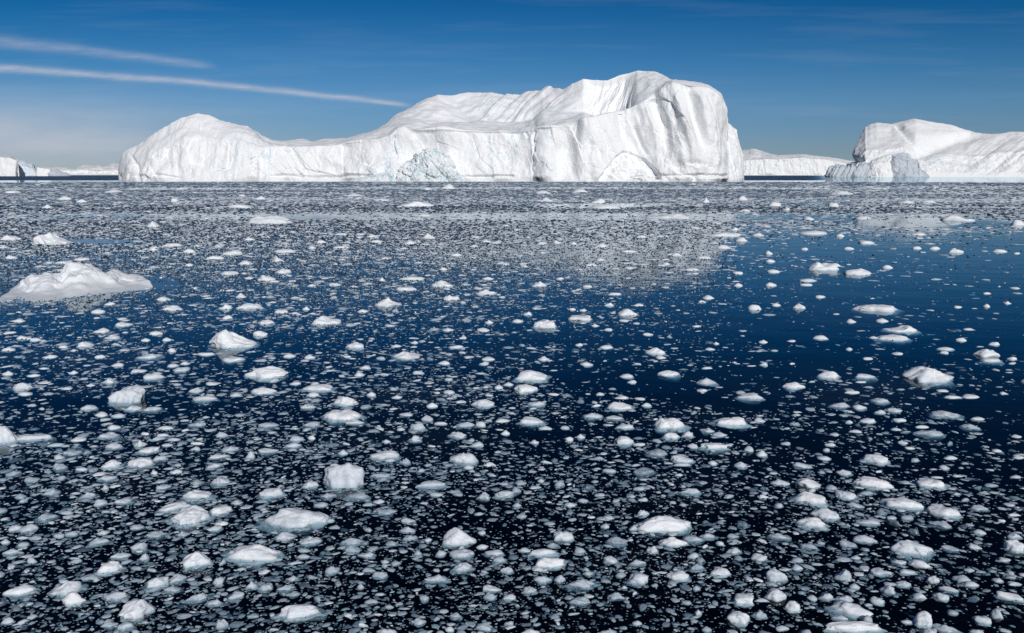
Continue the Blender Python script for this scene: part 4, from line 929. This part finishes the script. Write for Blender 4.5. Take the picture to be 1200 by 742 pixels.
# beyond the bergs the wind ruffles the sea: rougher, and its wave faces mirror less
lk.new(math_n(nt, 'MULTIPLY_ADD', opn, .30, .03), gl.inputs['Roughness'])
lk.new(math_n(nt, 'MULTIPLY', fr.outputs[0], math_n(nt, 'MULTIPLY_ADD', opn, -.36, 1.0)), mx.inputs[0]); lk.new(tr.outputs[0], mx.inputs[1]); lk.new(gl.outputs[0], mx.inputs[2])
lk.new(mx.outputs[0], out.inputs[0])
va = nd(ns, 'ShaderNodeVolumeAbsorption', i_Color=(.10, .33, .43, 1), i_Density=4.2)
lk.new(va.outputs[0], out.inputs['Volume'])
def boxmesh(name, x0, x1, y0, y1, z0, z1, m):
    V = np.array([(x, y, z) for z in (z0, z1) for y in (y0, y1) for x in (x0, x1)], float)
    Q = np.array([[0, 2, 3, 1], [4, 5, 7, 6], [0, 1, 5, 4], [2, 6, 7, 3], [0, 4, 6, 2], [1, 3, 7, 5]])
    return link(name, mesh_np(name, V, Fq=Q, smooth=False, material=m))
tag(boxmesh('water', -60000, 60000, -4000, 90000, -9, 0, wm), kind='structure')
sm_, nt, ns, lk = mat('deep_sea'); out = ns.new('ShaderNodeOutputMaterial'); bs = nd(ns, 'ShaderNodeBsdfDiffuse', i_Color=(.004, .012, .022, 1)); lk.new(bs.outputs[0], out.inputs[0])
V = np.array([(-60000, -4000, -9.5), (60000, -4000, -9.5), (60000, 90000, -9.5), (-60000, 90000, -9.5)], float)
tag(link('sea_bed', mesh_np('sea_bed', V, Fq=np.array([[0, 1, 2, 3]]), smooth=False, material=sm_)), kind='structure')

# ------------------------------------------------------------------ sky, sun
SUN_EL, SUN_AZ = D2R(29), D2R(180 - SUNAZ)      # azimuth clockwise from +Y; behind the camera, to its right
sd = Vector((math.sin(SUN_AZ) * math.cos(SUN_EL), math.cos(SUN_AZ) * math.cos(SUN_EL), math.sin(SUN_EL)))
L = bpy.data.lights.new('sun', 'SUN'); L.energy = SUNE; L.angle = D2R(.53); L.color = (1, .975, .94)
lo = bpy.data.objects.new('sun', L); COL.objects.link(lo); lo.rotation_euler = sd.to_track_quat('Z', 'Y').to_euler(); lo.location = (0, -30, 60)
W = bpy.data.worlds.new('World'); S.world = W; W.use_nodes = True
nt = W.node_tree; ns = nt.nodes; lk = nt.links; ns.clear()
out = ns.new('ShaderNodeOutputWorld'); bg = nd(ns, 'ShaderNodeBackground'); lk.new(bg.outputs[0], out.inputs[0])
bg.inputs['Strength'].default_value = SKYS
sky = ns.new('ShaderNodeTexSky'); sky.sky_type = 'NISHITA'; sky.sun_disc = False
sky.sun_elevation = SUN_EL; sky.sun_rotation = SUN_AZ
sky.altitude = 2500; sky.air_density = 1.0; sky.dust_density = 0.0; sky.ozone_density = SKYOZ
hs = nd(ns, 'ShaderNodeHueSaturation'); hs.inputs['Saturation'].default_value = SKYSAT; lk.new(sky.outputs[0], hs.inputs['Color'])
tc = ns.new('ShaderNodeTexCoord'); sx = ns.new('ShaderNodeSeparateXYZ'); lk.new(tc.outputs['Generated'], sx.inputs[0])
yy = math_n(nt, 'MAXIMUM', sx.outputs[1], .02)
uu = math_n(nt, 'DIVIDE', sx.outputs[0], yy); vv = math_n(nt, 'DIVIDE', sx.outputs[2], yy)
def noise_uv(su, sv, detail=5, off=0.0):
    cb = ns.new('ShaderNodeCombineXYZ'); lk.new(math_n(nt, 'MULTIPLY', uu, su), cb.inputs[0]); lk.new(math_n(nt, 'MULTIPLY', vv, sv), cb.inputs[1]); cb.inputs[2].default_value = off
    n = nd(ns, 'ShaderNodeTexNoise', i_Scale=1.0, i_Detail=float(detail), i_Roughness=.55); lk.new(cb.outputs[0], n.inputs['Vector']); return n.outputs[0]
def streak(x0, y0, x1, y1, x2, y2, w0, w1, amp, off, fadeL=None):
    """A thin trail through three photo points, width w0..w1 (px), as a band round a parabola in (u, v)."""
    P = [uv(a, b) for a, b in ((x0, y0), (x1, y1), (x2, y2))]
    A = np.array([[p[0] ** 2, p[0], 1] for p in P]); c2, c1, c0 = np.linalg.solve(A, np.array([p[1] for p in P]))
    vc = math_n(nt, 'ADD', math_n(nt, 'MULTIPLY', math_n(nt, 'ADD', math_n(nt, 'MULTIPLY', uu, float(c2)), float(c1)), uu), float(c0))
    wob = math_n(nt, 'MULTIPLY', math_n(nt, 'SUBTRACT', noise_uv(14, 60, 3, off), .5), 5.0 / F)
    d = math_n(nt, 'SUBTRACT', math_n(nt, 'ADD', vv, wob), vc)
    t = nt.nodes.new('ShaderNodeMapRange'); lk.new(uu, t.inputs[0]); t.inputs[1].default_value = float(P[0][0]); t.inputs[2].default_value = float(P[2][0]); t.inputs[3].default_value = w0 / F; t.inputs[4].default_value = w1 / F
    q = math_n(nt, 'DIVIDE', d, t.outputs[0]); g = math_n(nt, 'EXPONENT', math_n(nt, 'MULTIPLY', math_n(nt, 'MULTIPLY', q, q), -1.0))
    m = nt.nodes.new('ShaderNodeMapRange'); m.interpolation_type = 'SMOOTHSTEP'; lk.new(uu, m.inputs[0]); m.inputs[1].default_value = float(P[2][0]); m.inputs[2].default_value = float(P[2][0] - .035); m.inputs[3].default_value = 0; m.inputs[4].default_value = 1
    tex = math_n(nt, 'ADD', math_n(nt, 'MULTIPLY_ADD', noise_uv(26, 170, 6, off + 3), 1.5, -.15), math_n(nt, 'MULTIPLY', noise_uv(90, 700, 4, off + 5), .8))
    return math_n(nt, 'MULTIPLY', math_n(nt, 'MULTIPLY', math_n(nt, 'MULTIPLY', g, m.outputs[0]), tex), amp)
cl = streak(0, 49, 120, 62, 262, 79, 6.5, 3.5, .26, 1.0)
cl = math_n(nt, 'ADD', cl, streak(0, 80, 240, 98, 492, 125, 4.2, 2.6, .48, 2.0))
# faint cirrus veil low at the left, wisps elsewhere
uL, vL = uv(20, 165)
dxn = math_n(nt, 'DIVIDE', math_n(nt, 'SUBTRACT', uu, float(uL)), .22); dyn = math_n(nt, 'DIVIDE', math_n(nt, 'SUBTRACT', vv, float(vL)), .045)
e = math_n(nt, 'EXPONENT', math_n(nt, 'MULTIPLY', math_n(nt, 'ADD', math_n(nt, 'MULTIPLY', dxn, dxn), math_n(nt, 'MULTIPLY', dyn, dyn)), -1.0))
cl = math_n(nt, 'ADD', cl, math_n(nt, 'MULTIPLY', e, math_n(nt, 'MULTIPLY_ADD', noise_uv(9, 40, 5, 4.0), .75, .18)))
wisp = ramp(nt, noise_uv(3, 45, 6, 5.0), [(0, (0,) * 3), (.5, (0,) * 3), (.8, (.09,) * 3), (1, (.12,) * 3)])
cl = math_n(nt, 'ADD', cl, wisp, clamp=True)
mixc = nd(ns, 'ShaderNodeMix', data_type='RGBA'); lk.new(cl, mixc.inputs[0]); tint = nd(ns, 'ShaderNodeMix', data_type='RGBA', blend_type='MULTIPLY'); tint.inputs[0].default_value = 1.0; lk.new(hs.outputs[0], tint.inputs[6]); 
lk.new(ramp(nt, vv, [(0.0, SKYT[0]), (.03, SKYT[1]), (.09, SKYT[2]), (.135, SKYT[3]), (.20, SKYT[4]), (.30, SKYT[5]), (.45, SKYT[6]), (1.0, SKYT[7])]), tint.inputs[7])
lk.new(tint.outputs[2], mixc.inputs[6]); mixc.inputs[7].default_value = tuple(c / SKYS for c in (.56, .57, .64)) + (1,)
lk.new(mixc.outputs[2], bg.inputs['Color'])

# ------------------------------------------------------------------ render settings
S.view_settings.view_transform = 'Standard'; S.view_settings.look = 'None'; S.view_settings.exposure = EXPO_V; S.view_settings.gamma = 1.0
S.render.engine = 'CYCLES'; S.cycles.max_bounces = 6; S.cycles.transparent_max_bounces = 12; S.cycles.volume_bounces = 0
S.cycles.caustics_reflective = False; S.cycles.caustics_refractive = False
S.cycles.use_denoising = USE_DN
